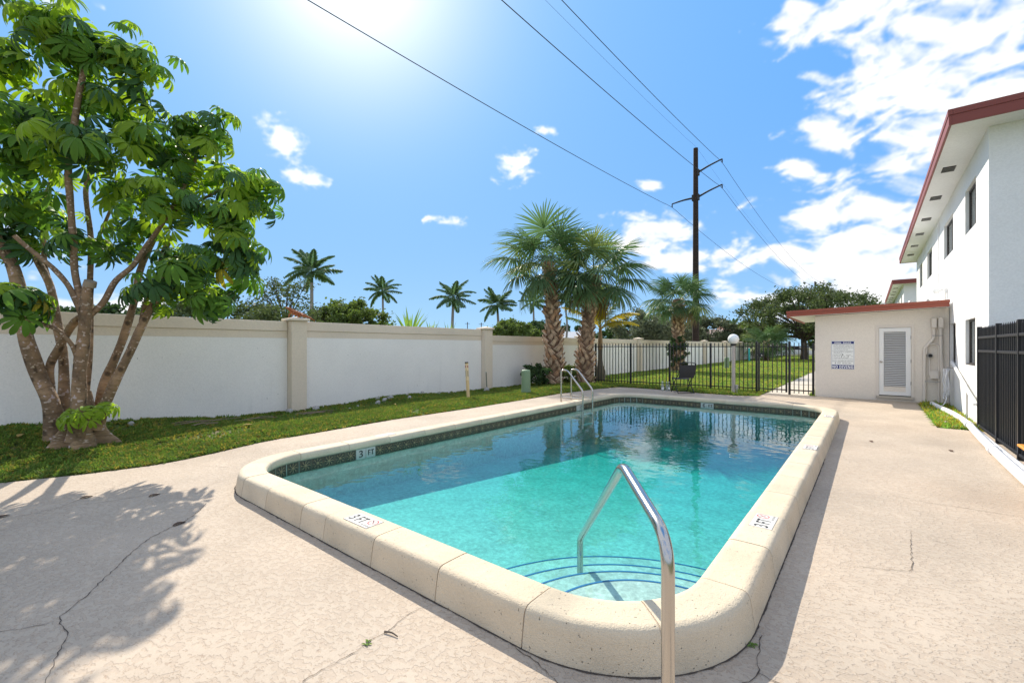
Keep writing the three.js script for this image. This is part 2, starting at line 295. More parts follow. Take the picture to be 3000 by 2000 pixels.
// deck
{
  const s = new THREE.Shape(DECK.map(([x, z]) => new THREE.Vector2(x, -z)));
  s.holes.push(new THREE.Path(loop(0.25).map(([x, z]) => new THREE.Vector2(x, -z))));
  let g = new TessellateModifier(0.4, 9).modify(new THREE.ShapeGeometry(s));
  const p = g.attributes.position, n = [], uv = [], col = [];
  for (let i = 0; i < p.count; i++) {
    const x = p.getX(i), z = -p.getY(i), e = 0.05;
    p.setXYZ(i, x, deckY(x, z), z);
    const v = V(-(deckY(x + e, z) - deckY(x - e, z)) / (2 * e), 1, -(deckY(x, z + e) - deckY(x, z - e)) / (2 * e)).normalize();
    n.push(v.x, v.y, v.z); uv.push(x, z);
    const k = 0.98 + 0.09 * IN.noise(x * 0.7, 5, z * 0.7) + 0.06 * IN.noise(x * 2.3, 9, z * 2.3), w = 0.03 * IN.noise(x * 0.5, 30, z * 0.5);
    col.push(k + w, k, k - w);
  }
  g.setAttribute('normal', new THREE.Float32BufferAttribute(n, 3)); g.setAttribute('uv', new THREE.Float32BufferAttribute(uv, 2)); g.setAttribute('color', new THREE.Float32BufferAttribute(col, 3));
  const deck = struct('pool_deck', g, M.deck, 'peach concrete pool deck with a knocked down textured coating');
  // its cast edge
  const pos = [], idx = [], q = [];
  for (let i = 0; i < DECK.length; i++) { const [a, b] = DECK[i], [c, d] = DECK[(i + 1) % DECK.length], m = Math.ceil(Math.hypot(c - a, d - b) / 0.4); for (let k = 0; k < m; k++) q.push([mix(a, c, k / m), mix(b, d, k / m)]); }
  q.forEach(([x, z], i) => { const y = deckY(x, z) - 0.002; pos.push(x, y, z, x, y - 0.12, z); const a = i * 2, b = ((i + 1) % q.length) * 2; idx.push(a, a + 1, b, b, a + 1, b + 1); });
  part('deck_edge', uvm(geoFrom(pos, null, idx)), M.path, deck);
  // dirt-filled cracks
  const cracks = [[[-4.95,-1.5],[-4.73,-1.35],[-4.54,-1.18],[-4.52,-1.11],[-4.38,-0.93],[-4.13,-0.76],[-3.96,-0.66],[-3.8,-0.56],[-3.68,-0.49],[-3.6,-0.43],[-3.5,-0.36],[-3.39,-0.35],[-3.31,-0.37],[-3.18,-0.34],[-3.06,-0.3],[-2.95,-0.27],[-2.87,-0.25],[-2.7,-0.2]],[[-5.88,-0.24],[-5.88,-0.31],[-5.83,-0.52],[-6.07,-0.78],[-6.29,-1.06],[-6.5,-1.26]],[[-5.87,-0.36],[-5.88,-0.64],[-5.74,-0.95],[-5.68,-1.24],[-5.54,-1.55],[-5.55,-1.88]],[[-3.7,-0.05],[-3.57,-0.15],[-3.51,-0.22],[-3.47,-0.32],[-3.48,-0.35]],[[0.18,-5.92],[0.43,-5.85],[0.65,-5.86],[1.05,-5.87]],[[-0.04,-3.86],[0.21,-4.0],[0.24,-4.49],[0.26,-4.88]],[[0.36,-4.74],[0.51,-4.69]],[[-1.98,-0.97],[-1.98,-1.09],[-1.97,-1.2],[-1.99,-1.35],[-1.98,-1.43],[-2.02,-1.6],[-1.99,-1.73]],[[-0.44,-2.62],[-0.42,-2.4],[-0.4,-2.31],[-0.44,-2.18],[-0.5,-2.0]],[[-0.4,-2.31],[-0.34,-2.29],[-0.28,-2.3]],[[-1.4,-1.75],[-1.23,-1.72],[-1.12,-1.69],[-0.97,-1.66]],[[-6.36,-1.91],[-6.22,-1.98],[-6.02,-2.04]],[[-7.2,-1.7],[-6.93,-1.73],[-6.66,-1.8]]];
  const r = rng(5), wide = [2.3, 1.4, 1.5, 1.8, 2, 1.6, 1.4, 1.8, 2.6, 2.2, 1.9, 1.4, 1.4];
  cracks.forEach((c, ci) => {
    const cv = new THREE.CatmullRomCurve3(c.map(([x, z]) => V(x, 0, z)), false, 'catmullrom', 0.2), L = cv.getLength(), m = Math.ceil(L / 0.03), ps = [], id = [];
    for (let i = 0; i <= m; i++) {
      const q = cv.getPointAt(i / m), t = cv.getTangentAt(i / m), w = 0.001 * wide[ci] * (0.35 + r() * 1.1) * Math.min(1, 4 * (1 - i / m) + 0.2), j = (r() - 0.5) * 0.014;
      const x = q.x - t.z * j, z = q.z + t.x * j;
      for (const s of [1, -1]) { const X = x - t.z * w * s, Z = z + t.x * w * s; ps.push(X, deckY(X, Z) + 0.004, Z); }
      if (i < m) id.push(i * 2, i * 2 + 1, i * 2 + 2, i * 2 + 2, i * 2 + 1, i * 2 + 3);
    }
    part('crack', geoFrom(ps, null, id), M.crack, deck);
  });
  // the open joint where the deck coating has shrunk away from the coping
  for (const [s, t0, t1] of [[sides[7], 0.35, 1], [sides[0], 0, 1], [sides[1], 0, 1], [sides[2], 0, 0.55]]) {
    const L = (s.a ? s.L : 1.39) * (t1 - t0), m = Math.ceil(L / 0.025), ps = [], id = [];
    for (let i = 0; i <= m; i++) { const t = mix(t0, t1, i / m), c = 0.284 + 0.006 * IN.noise(i * 0.23, t0, L), w = 0.004 * (0.25 + r()) * (r() < 0.1 ? 2 : 1); for (const k of [c - 0.008, c + w]) { const q = rim(s, t, k); ps.push(q.x, deckY(q.x, q.z) + 0.004, q.z); } if (i < m) id.push(i * 2, i * 2 + 1, i * 2 + 2, i * 2 + 2, i * 2 + 1, i * 2 + 3); }
    part('crack', geoFrom(ps, null, id), M.crack, deck);
  }
}
// ground
{
  const line = (parts) => { const o = []; for (const [a, b, n] of parts) for (let i = 0; i < n; i++) o.push(mix(a, b, i / n)); o.push(parts.at(-1)[1]); return o; };
  const xs = line([[-420, -60, 8], [-60, -14, 10], [-14, -11, 6], [-11, -6.3, 30], [-6.3, -5.58, 5], [-5.58, -0.62, 6], [-0.62, 0.9, 4], [0.9, 1.9, 6], [1.9, 14, 6], [14, 300, 6]]);
  const zs = line([[-460, -90, 8], [-90, -40, 12], [-40, -17, 20], [-17, -11.83, 24], [-11.83, -1.9, 40], [-1.9, 4, 24], [4, 20, 6], [20, 200, 6]]);
  const pos = [], idx = [], W = xs.length;
  for (const z of zs) for (const x of xs) { const under = inside(DECK, x, z) || (x > -5.7 && x < -0.4 && z < -1.7 && z > -12); pos.push(x, landY(x, z) - (under ? 0.09 : 0.012), z); }
  for (let j = 0; j + 1 < zs.length; j++) for (let i = 0; i + 1 < W; i++) {
    if (xs[i] >= -5.581 && xs[i + 1] <= -0.619 && zs[j] >= -11.831 && zs[j + 1] <= -1.899) continue;   // the pool's pit
    const a = j * W + i; idx.push(a, a + W, a + 1, a + 1, a + W, a + W + 1);
  }
  struct('lawn_ground', uvm(geoFrom(pos, null, idx)), M.ground);
}
// walkway beyond the gate
{
  const wk = new THREE.Group(); wk.name = 'walkway'; wk.userData.kind = 'structure'; scene.add(wk);
  for (let i = 0; i < 16; i++) part('paving_slab', rbox(1.2, 0.1, 1.485, 0.012, -2.05, landY(-2.05, -17.05 - i * 1.5) + 0.005 - 0.05, -17.05 - i * 1.5), M.path, wk);
}

// ---------------------------------------------------------------- swimming pool
const WATER = 0.03, floorY = (z) => -0.40 - 0.52 * (-2 - z) / 9.7;
const pool = thing('swimming_pool', 'raised edge rectangular swimming pool of cream coping stones with brown waterline tile', 'swimming pool');
{
  const prof = [[0.035, 0.1], [0.004, 0.104], [-0.008, 0.122], [-0.01, 0.155], [-0.004, 0.182], [0.012, 0.196], [0.035, 0.2], [0.045, 0.2004], [0.13, 0.2012], [0.2, 0.2004], [0.212, 0.2], [0.232, 0.195], [0.246, 0.183], [0.254, 0.165], [0.258, 0.15], [0.2595, 0.14], [0.272, 0.06], [0.2835, -0.03], [0.285, -0.04], [0.277, -0.041], [0.035, -0.041]];
  function sweep(pieces, pr, dy = 0) {   // pieces: [side, t0, t1, steps]
    const pos = [], uv = [], idx = [], P = pr.length, len = [0]; let u0 = hash(pieces.length, Math.round(pieces[0][1] * 97), sides.indexOf(pieces[0][0])) * 5;
    for (let i = 1; i <= P; i++) len.push(len[i - 1] + Math.hypot(pr[i % P][0] - pr[i - 1][0], pr[i % P][1] - pr[i - 1][1]));
    let rows = 0, last;
    for (const [s, t0, t1, st] of pieces) for (let i = 0; i <= st; i++) {
      const t = mix(t0, t1, i / st), c = rim(s, t, 0.12); if (last) u0 += Math.hypot(c.x - last.x, c.z - last.z); last = c;
      for (let k = 0; k <= P; k++) { const q = rim(s, t, pr[k % P][0]); pos.push(q.x, pr[k % P][1] + dy, q.z); uv.push(u0, len[k]); }
      rows++;
    }
    for (let j = 0; j + 1 < rows; j++) for (let k = 0; k < P; k++) { const a = j * (P + 1) + k, b = a + P + 1; idx.push(a, a + 1, b, b, a + 1, b + 1); }
    const flat = THREE.ShapeUtils.triangulateShape(pr.map((p) => new THREE.Vector2(...p)), []);
    for (const row of [0, rows - 1]) { const base = pos.length / 3; for (let k = 0; k < P; k++) { const a = (row * (P + 1) + k) * 3; pos.push(pos[a], pos[a + 1], pos[a + 2]); uv.push(...pr[k]); } for (const f of flat) idx.push(base + f[0], base + f[row ? 1 : 2], base + f[row ? 2 : 1]); }
    return geoFrom(pos, uv, idx);
  }
  const r = rng(12), gap = 0.0032;
  const nearJ = [PX0 + PR, -4.295, -3.64, -3.269, -2.64, -1.99, PX1 - PR];
  for (const s of sides) {
    const cuts = [];
    if (!s.a) cuts.push(0, 0.5, 1); else if (s === sides[0]) cuts.push(...nearJ.map((x) => (x - s.a[0]) / s.L)); else { const n = Math.round(s.L / 0.645); for (let i = 0; i <= n; i++) cuts.push(i / n); }
    const L = s.a ? s.L : PR * PI / 2;
    for (let i = 0; i + 1 < cuts.length; i++) part('coping_stone', sweep([[s, cuts[i] + gap / L, cuts[i + 1] - gap / L, s.a ? 1 : 8]], prof, (r() - 0.5) * 0.004), M.stone[Math.floor(r() * 3)], pool);
  }
  const core = prof.map(([o, y]) => [mix(o, 0.13, 0.045), y > 0.1 ? y - 0.006 : y]);
  part('mortar_bed', sweep(sides.map((s) => [s, 0, 1, s.a ? 1 : 10]), core), M.mortar, pool);
  // plaster shell
  const lp = loop(0.034, 12), pos = [], idx = [];
  lp.forEach(([x, z], i) => { pos.push(x, 0.1, z, x, floorY(z), z); const a = i * 2, b = ((i + 1) % lp.length) * 2; idx.push(a, b, a + 1, b, b + 1, a + 1); });
  const base = pos.length / 3; for (const [x, z] of lp) pos.push(x, floorY(z), z);
  for (const f of THREE.ShapeUtils.triangulateShape(lp.map(([x, z]) => new THREE.Vector2(x, -z)), [])) idx.push(base + f[0], base + f[1], base + f[2]);
  const sg = geoFrom(pos, null, idx).toNonIndexed(); sg.computeVertexNormals();
  part('pool_shell', uvm(sg), M.plaster, pool);
  // corner steps: rounds about one point, each cut off at the pool wall, with a blue trim tile along the nose
  const cx = -0.85, cz = -2.3, edge = loop(0.033, 24);
  const reach = (k) => { let best = 9; const dx = Math.cos(k), dz = Math.sin(k); for (let i = 0; i < edge.length; i++) { const [ax, az] = edge[i], [bx, bz] = edge[(i + 1) % edge.length], ex = bx - ax, ez = bz - az, D = dx * ez - dz * ex; if (Math.abs(D) < 1e-9) continue; const t = ((ax - cx) * ez - (az - cz) * ex) / D, u = ((ax - cx) * dz - (az - cz) * dx) / D; if (t > 0 && u >= 0 && u <= 1) best = Math.min(best, t); } return best; };
  const trim = std({ color: rgb(0.02, 0.14, 0.34), roughness: 0.3 });
  [[0.70, -0.08], [1.015, -0.18], [1.325, -0.28], [1.635, -0.36]].forEach(([R, y]) => {
    const N = 120, ring = []; for (let i = 0; i < N; i++) { const k = i / N * 2 * PI; ring.push([k, Math.min(R, reach(k) - 0.001)]); }
    const ps = [], id = [], low = -0.5;
    ring.forEach(([k, q], i) => { const x = cx + Math.cos(k) * q, z = cz + Math.sin(k) * q; ps.push(x, y, z, x, low, z, x, y, z); const a = i * 3, b = ((i + 1) % N) * 3; id.push(a, b, a + 1, b, b + 1, a + 1); });
    const c0 = ps.length / 3; ps.push(cx, y, cz); for (let i = 0; i < N; i++) id.push(c0, ((i + 1) % N) * 3 + 2, i * 3 + 2);
    const st = part('step', uvm(geoFrom(ps, null, id)), M.plaster, pool);
    const tp = [], ti = []; let open = false;
    for (let i = 0; i <= N; i++) {
      const [k, q] = ring[i % N]; if (q < R - 1e-6) { open = false; continue; }
      const b = tp.length / 3; for (const [rr, yy] of [[R - 0.013, y + 0.003], [R + 0.003, y + 0.003], [R + 0.003, y - 0.012]]) tp.push(cx + Math.cos(k) * rr, yy, cz + Math.sin(k) * rr);
      if (open) for (const [p, s] of [[0, 1], [1, 2]]) ti.push(b - 3 + p, b + p, b - 3 + s, b + p, b + s, b - 3 + s);
      open = true;
    }
    part('step_edge_tile', geoFrom(tp, null, ti), trim, st);
  });
  // waterline tile
  function canvasTex(w, h, draw) { const c = document.createElement('canvas'); c.width = w; c.height = h; draw(c.getContext('2d'), w, h); const t = new THREE.CanvasTexture(c); t.colorSpace = THREE.SRGBColorSpace; t.magFilter = THREE.LinearFilter; return t; }
  globalThis.canvasTex = canvasTex;
  const motif = [0, 1].map((k) => canvasTex(192, 192, (c, w) => {
    const q = rng(300 + k); c.fillStyle = '#4a4136'; c.fillRect(0, 0, w, w);
    for (let i = 0; i < 900; i++) { c.fillStyle = ['#3a332b', '#5f5443', '#2b2620', '#544a3c'][Math.floor(q() * 4)]; c.fillRect(q() * w, q() * w, 4 + q() * 10, 3 + q() * 8); }
    c.translate(w / 2, w / 2); c.strokeStyle = '#a8966c'; c.lineCap = 'round';
    for (let i = 0; i < 8; i++) { c.save(); c.rotate(i * PI / 4 + k * 0.12); c.lineWidth = 7; c.beginPath(); c.moveTo(0, 8); c.quadraticCurveTo(16 + q() * 8, 40, q() * 10 - 5, 78); c.stroke(); c.lineWidth = 4; c.beginPath(); c.moveTo(6, 34); c.lineTo(24, 52); c.stroke(); c.restore(); }
    c.fillStyle = '#2f2b27'; for (let i = 0; i < 8; i++) { c.save(); c.rotate(i * PI / 4 + PI / 8); c.beginPath(); c.ellipse(0, 50, 9, 26, 0, 0, 7); c.fill(); c.restore(); }
    c.setTransform(1, 0, 0, 1, 0, 0); c.strokeStyle = '#8f8468'; c.lineWidth = 5; c.strokeRect(0, 0, w, w);
  }));
  const tileMat = motif.map((t) => std({ map: t, roughness: 0.35 }));
  const white = (txt) => std({ roughness: 0.3, map: canvasTex(192, 192, (c, w) => { c.fillStyle = '#b9b8b2'; c.fillRect(0, 0, w, w); c.fillStyle = '#0c0c0c'; c.font = 'bold ' + (txt.length > 1 ? 120 : 150) + 'px sans-serif'; c.textAlign = 'center'; c.textBaseline = 'middle'; if (txt) { c.save(); c.translate(w / 2, w / 2); c.scale(txt.length > 1 ? 1.05 : 1.1, 1.12); c.fillText(txt, 0, 4); c.restore(); } }) });
  const tw = 0.1524, tg = new THREE.BoxGeometry(0.1485, 0.15, 0.009), three = white('3'), six = white('6'), ft = white('FT'), blank = white('');
  const marked = (s, x, z) => (s === sides[6] ? (Math.abs(z + 3.48) < tw / 2 ? [ft, 1] : Math.abs(z + 3.33) < tw / 2 ? null : null) : null);
  for (const s of sides) {
    const L = s.a ? s.L : (PR + 0.03) * PI / 2, n = Math.round(L / tw);
    for (let i = 0; i < n; i++) {
      const q = rim(s, (i + 0.5) / n, 0.027); let m = tileMat[r() < 0.5 ? 0 : 1], name = 'waterline_tile', label;
      // depth markings: two white tiles, the number and then FT as read from the water
      const at = s === sides[6] ? [[-3.5, three, -3.66, ft], [-9.27, blank, -9.43, ft]] : s === sides[4] ? [[-3.19, six, -3.03, ft]] : [];
      for (const [p0, m0, p1, m1] of at) { const c = s === sides[6] ? q.z : q.x; if (Math.abs(c - p0) < L / n / 2) { m = m0; name = 'depth_marking_tile'; } else if (Math.abs(c - p1) < L / n / 2) { m = m1; name = 'depth_marking_tile'; } }
      const t = part(name, tg, m, pool, name === 'depth_marking_tile' ? 'white tile with black depth marking' : undefined);
      t.position.set(q.x, 0.027, q.z); t.rotation.y = Math.atan2(-q.n[0], -q.n[1]);
    }
  }
  // depth markers set into the coping
  const marker = (num, faded) => std({ roughness: 0.9, map: canvasTex(512, 256, (c, w, h) => {
    c.fillStyle = '#c6c4be'; c.fillRect(0, 0, w, h); c.strokeStyle = '#8d8982'; c.lineWidth = 4; c.strokeRect(2, 2, w - 4, h - 4);
    c.globalAlpha = faded; c.fillStyle = '#1d1f24'; c.textBaseline = 'middle'; c.font = 'bold 190px sans-serif'; c.save(); c.translate(24, h / 2 + 6); c.scale(0.82, 1.12); c.fillText(num, 0, 0); c.fillText('FT', 150, 0); c.restore();
    c.beginPath(); c.strokeStyle = '#1d1f24'; c.lineWidth = 3; c.moveTo(342, 10); c.lineTo(342, h - 10); c.stroke();
    c.strokeStyle = '#c22a2a'; c.lineWidth = 11; c.beginPath(); c.arc(427, 96, 66, 0, 7); c.stroke();
    c.strokeStyle = '#1d1f24'; c.lineWidth = 9; c.beginPath(); c.moveTo(395, 70); c.lineTo(430, 95); c.lineTo(455, 125); c.moveTo(430, 95); c.lineTo(402, 118); c.stroke(); c.beginPath(); c.arc(388, 62, 10, 0, 7); c.fill();
    c.strokeStyle = '#c22a2a'; c.lineWidth = 10; c.beginPath(); c.moveTo(381, 142); c.lineTo(473, 50); c.stroke();
    c.fillStyle = '#1d1f24'; c.font = 'bold 34px sans-serif'; c.fillText('NO DIVING', 346, 214, 160);
  }) });
  const mg = () => { const g = new THREE.BoxGeometry(0.3, 0.006, 0.15), uv = g.attributes.uv; return g; };
  for (const [num, x, z, turn, fade] of [['3', -2.955, -1.905, 0, 1], ['3', -0.617, -3.76, PI / 2, 1], ['5', -0.6, -6.9, PI / 2, 0.8], ['6', -0.6, -10.2, PI / 2, 0.75], ['3', -5.57, -3.95, -PI / 2, 0.3]]) {
    const t = part('depth_marker', mg(), marker(num, fade), pool, 'white plate marked ' + num + ' FT with a no diving sign'); t.position.set(x, 0.2015, z); t.rotation.y = turn;
  }
  // water: the rippled surface and, below it, the clear water itself, which only absorbs
  const W0 = loop(0.031, 12), shape = new THREE.Shape(W0.map(([x, z]) => new THREE.Vector2(x, -z)));
  const surf = new THREE.ShapeGeometry(shape); surf.rotateX(-PI / 2); uvm(surf);
  const water = new THREE.Group(); water.name = 'pool_water'; tag(water, 'clear turquoise water with small ripples filling the pool', null, null, 'structure'); scene.add(water);
  const sm = part('water_surface', surf, phy({ color: rgb(1, 1, 1), transmission: 1, roughness: 0.0, thickness: 0, ior: 1.33, bumpMap: rippleBump, bumpScale: 0.002 }), water); sm.position.y = WATER;
  const bodyG = new THREE.ExtrudeGeometry(shape, { depth: 1.1, bevelEnabled: false }); bodyG.rotateX(-PI / 2);
  const body = part('water_body', bodyG, phy({ color: rgb(1, 1, 1), transparent: true, opacity: 0, transmission: 1, roughness: 0, thickness: 1, ior: 1.33, attenuationColor: rgb(0.44, 0.85, 0.85), attenuationDistance: 1 }), water); body.position.y = WATER - 0.004 - 1.1;
  sm.castShadow = body.castShadow = false;
}
// stair rail in the near corner
{
  const t = thing('handrail', 'bent stainless steel handrail standing over the pool steps', 'handrail', [-0.573, 0, -1.62]);
  const o = (x, y, z) => [x + 0.573, y, z + 1.62];
  part('rail_tube', bentPipe([o(-0.573, 0.0, -1.62), o(-0.573, 0.8, -1.62), o(-0.965, 0.905, -2.09), o(-1.766, 0.0, -3.05), o(-1.766, -0.28, -3.05)], 0.0242, [0.13, 0.07, 0.04], 20), M.steel, t);
  part('base_collar', put(new THREE.LatheGeometry([[0.026, 0.022], [0.034, 0.02], [0.052, 0.008], [0.055, 0.0]].map((p) => new THREE.Vector2(...p)), 24)), M.steel, t);
}
{
  const t = thing('pool_ladder', 'stainless steel pool ladder with two bent rails on the far coping', 'ladder', [-5.87, 0, -9.46]);
  const X = (x) => x + 5.87, yb = 0.17;
  for (const z of [0.235, -0.235]) part('rail', bentPipe([[0, yb - 0.02, z], [0, 0.93, z], [0.17, 0.93, z], [X(-5.27), 0.46, z], [X(-5.27), -0.42, z]], 0.0215, [0.075, 0.075, 0.07], 14), M.steel, t);
  for (const z of [0.235, -0.235]) part('cross_bar', rod([0, 0.27, z], [X(-5.27), 0.27, z], 0.017), M.steel, t);
  for (const y of [-0.12, -0.36]) part('tread', rbox(0.09, 0.03, 0.44, 0.01, X(-5.3), y, 0), M.whitePaint, t);
}

// ---------------------------------------------------------------- boundary wall
{
  const w = thing('perimeter_wall', 'long white panel wall with beige top course and capped beige pillars', 'wall', [-10.62, 0, -5.04]);
  const step = 6.69, lx = (x) => x + 10.62, lz = (z) => z + 5.04;
  for (let k = -2; k < 12; k++) {
    const z0 = -5.04 - step * k, top = k < 0 ? 2.085 : k === 0 ? 2.1 : 1.9, low = top - (k <= 0 ? 0.385 : 0.335), mid = top - (k <= 0 ? 0.225 : 0.215), y0 = -0.15;
    // pillar at z0, and the panel that runs on from it
    const p = part('pillar', rbox(0.36, (k <= 1 ? 2.1 : 1.93) - y0, 0.36, 0.012, lx(-10.62), ((k <= 1 ? 2.1 : 1.93) + y0) / 2, lz(z0)), M.beige, w);
    const cy = k <= 1 ? 2.1 : 1.93, cap = rbox(0.47, 0.06, 0.47, 0.015, lx(-10.62), cy + 0.03, lz(z0)), hip = put(new THREE.ConeGeometry(0.3, 0.045, 4), lx(-10.62), cy + 0.081, lz(z0), 0, PI / 4);
    part('pillar_cap', merge([cap, uvm(hip)]), M.beige, p);
    const a = lz(z0 - 0.185), b = lz(z0 - step + 0.185);
    const pn = part('wall_panel', span(lx(-10.75), lx(-10.65), y0, low, a, b), M.whiteWall, w);
    part('painted_course', span(lx(-10.752), lx(-10.648), low + 0.001, mid, a, b), M.beige, pn);
    part('top_beam', merge([uvm(put(new RoundedBoxGeometry(0.145, top - mid - 0.002, Math.abs(b - a) - 0.002, 2, 0.01), lx(-10.70), (top + mid) / 2 + 0.001, (a + b) / 2))]), M.beige, pn);
  }
}
// ---------------------------------------------------------------- picket fences
const picketGeo = (h) => merge([box(0.023, h - 0.03, 0.023, 0, (h - 0.03) / 2, 0), put(new THREE.ConeGeometry(0.022, 0.055, 4), 0, h - 0.006, 0, 0, PI / 4)]);
function picketRun(t, x0, x1, z, h, geo, pitch = 0.124) { const n = Math.round((x1 - x0) / pitch); for (let i = 1; i < n; i++) { const m = part('picket', geo, M.iron, t); m.position.set(mix(x0, x1, i / n), 0.04, z); } }
{
  const pg = picketGeo(1.58), Z = -16.38;
  const post = (t, x, h = 1.62) => { const p = part('post', rbox(0.062, h, 0.062, 0.004, x, h / 2 - 0.02, 0), M.iron, t); part('post_cap', merge([box(0.07, 0.012, 0.07, x, h - 0.012, 0), put(new THREE.ConeGeometry(0.046, 0.025, 4), x, h + 0.006, 0, 0, PI / 4)]), M.iron, p); };
  const f = thing('picket_fence', 'black metal picket fence between the palms and the gate', 'fence', [-2.89, 0, Z]);
  const xs = [-9.35, -8.75, -7.24, -5.73, -4.31, -2.89].map((x) => x + 2.89);
  xs.forEach((x, i) => { post(f, x, i === 5 ? 1.66 : 1.62); if (i) { picketRun(f, xs[i - 1], x, 0, 1.58, pg); for (const y of [1.5, 0.14]) part('rail', box(x - xs[i - 1] - 0.062, 0.032, 0.026, (x + xs[i - 1]) / 2, y, 0), M.iron, f); } });
  const g = thing('picket_gate', 'black metal picket gate with a round lock in front of the lawn path', 'gate', [-2.82, 0, Z]);
  for (const x of [0, 0.765]) part('stile', box(0.05, 1.56, 0.05, x, 0.84, 0), M.iron, g);
  for (const y of [1.5, 0.14]) part('rail', box(0.715, 0.032, 0.03, 0.3825, y, 0), M.iron, g);
  picketRun(g, 0.0, 0.765, 0, 1.58, pg, 0.127);
  const lk = part('lock_box', rbox(0.1, 0.12, 0.07, 0.008, 0.075, 1.22, 0.0), M.iron, g); part('lock_cylinder', cyl(0.022, 0.022, 0.09, 0.085, 1.22, 0.015, 16, PI / 2), M.steel, lk);
  const e = thing('picket_fence', 'short run of black picket fence between the gate and the pump house', 'fence', [-1.97, 0, Z]);
  post(e, 0, 1.66); post(e, 0.62, 1.6); picketRun(e, 0, 0.62, 0, 1.58, pg); for (const y of [1.5, 0.14]) part('rail', box(0.558, 0.032, 0.026, 0.31, y, 0), M.iron, e);
}
{
  const f = thing('security_fence', 'tall black metal fence with twin top rails beside the white pipes', 'fence', [1.55, 0, -11.62]);
  const zs = [-11.62, -10.08, -8.78, -7.3, -5.8, -4.3, -2.8].map((z) => z + 11.62), pg = merge([box(0.02, 1.78, 0.02, 0, 0.89, 0), put(new THREE.ConeGeometry(0.014, 0.05, 4), 0, 1.8, 0, 0, PI / 4)]);
  zs.forEach((z, i) => {
    part('post', rbox(0.064, 1.88, 0.064, 0.004, 0, 0.92, z), M.iron, f);
    if (!i) return;
    const a = zs[i - 1], n = Math.round((z - a) / 0.112);
    for (let k = 1; k < n; k++) { const m = part('picket', pg, M.iron, f); m.position.set(0, 0.035, mix(a, z, k / n)); }
    for (const y of [1.66, 1.42, 0.075]) part('rail', rbox(0.038, 0.04, z - a - 0.064, 0.004, -0.006, y, (a + z) / 2), M.iron, f);
  });
}
// ---------------------------------------------------------------- apartment buildings
function hole(z0, z1, y0, y1) { return [[z0, y0], [z1, y0], [z1, y1], [z0, y1]]; }
function building(label, zn, zf, wins, vents, pipeZ) {
  // wall towards the pool at x = 1.63 from zn (near) to zf (far)
  const t = thing('apartment_building', label, 'building', [1.63, 0, zn]);
  const L = zn - zf, H = 5.36, lz = (z) => z - zn;
  // outline in (distance from the near corner, height)
  const g = slab([[0.2, -0.2], [L - 0.2, -0.2], [L - 0.2, H], [0.2, H]], 0.2, wins.map(([a, b, y0, y1]) => hole(zn - a, zn - b, y0, y1)));
  g.rotateY(PI / 2);   // (s, y, depth) -> x = depth, z = -s
  const wall = part('side_wall', uvm(g), M.building, t);
  part('end_wall', span(0, 9, -0.2, H, -0.2, 0.0), M.building, t);
  part('end_wall', span(0, 9, -0.2, H, -L, -L + 0.2), M.building, t);
  part('back_wall', span(8.8, 9, -0.2, H, -L + 0.202, -0.202), M.building, t);
  const roof = part('roof', merge([span(-0.50, 9.5, H + 0.06, H + 0.24, -L - 0.5, 0.5)]), M.roof, t);
  part('soffit', span(-0.52, 9.52, H + 0.002, H + 0.058, -L - 0.52, 0.52), M.soffit, roof);
  for (const [n, b] of [['fascia', [-0.56, -0.522, -L - 0.56, 0.56]], ['fascia', [9.522, 9.56, -L - 0.56, 0.56]]]) { part(n, span(b[0], b[1], H - 0.012, H + 0.155, b[2], b[3]), M.fascia, roof); part('drip_edge', span(b[0] - 0.012, b[1] + 0.012, H + 0.157, H + 0.255, b[2] - 0.012, b[3] + 0.012), M.fascia, roof); }
  for (const z of [0.542, -L - 0.542]) { part('fascia', span(-0.52, 9.52, H - 0.012, H + 0.155, z - 0.019, z + 0.019), M.fascia, roof); part('drip_edge', span(-0.507, 9.507, H + 0.157, H + 0.255, z - 0.03, z + 0.03), M.fascia, roof); }
  for (const z of vents) { const v = part('soffit_vent', span(-0.4, -0.19, H - 0.006, H + 0.004, lz(z) - 0.19, lz(z) + 0.19), M.dark, roof); for (let k = 0; k < 5; k++) part('louvre', box(0.2, 0.006, 0.03, -0.295, H - 0.009, lz(z) - 0.14 + k * 0.07, 0.5), M.galv, v); }
  for (const [a, b, y0, y1] of wins) {
    const z0 = lz(a), z1 = lz(b), f = 0.045, x = 0.09, wd = Math.abs(z1 - z0), zm = (z0 + z1) / 2, ht = y1 - y0;
    const fr = merge([span(x - 0.03, x + 0.03, y0, y1, z0, z0 - f), span(x - 0.03, x + 0.03, y0, y1, z1, z1 + f), span(x - 0.03, x + 0.03, y1 - f, y1, z0 - f, z1 + f), span(x - 0.03, x + 0.03, y0, y0 + f, z0 - f, z1 + f), span(x - 0.022, x + 0.022, y0 + f, y1 - f, zm - 0.025, zm + 0.025)]);
    const win = part('window', fr, M.bronze, t);
    for (const s of [-1, 1]) part('pane', box(0.006, ht - 2 * f, wd / 2 - f - 0.026, x + s * 0.008, (y0 + y1) / 2, zm + s * (wd / 4 - f / 2 + 0.012)), M.glass, win);
    part('blind', box(0.01, ht - 0.1, wd - 0.12, x + 0.1, (y0 + y1) / 2, zm), M.blind ??= std({ color: rgb(0.3, 0.3, 0.29), roughness: 0.9 }), win);
    part('sill', rbox(0.1, 0.025, wd - 0.01, 0.006, 0.055, y0 + 0.013, zm), M.bronze, win);
  }
  if (pipeZ) part('conduit', rod([-0.012, 2.7, lz(pipeZ)], [-0.012, H - 0.02, lz(pipeZ)], 0.012, 8), M.building, t);
  return t;
}
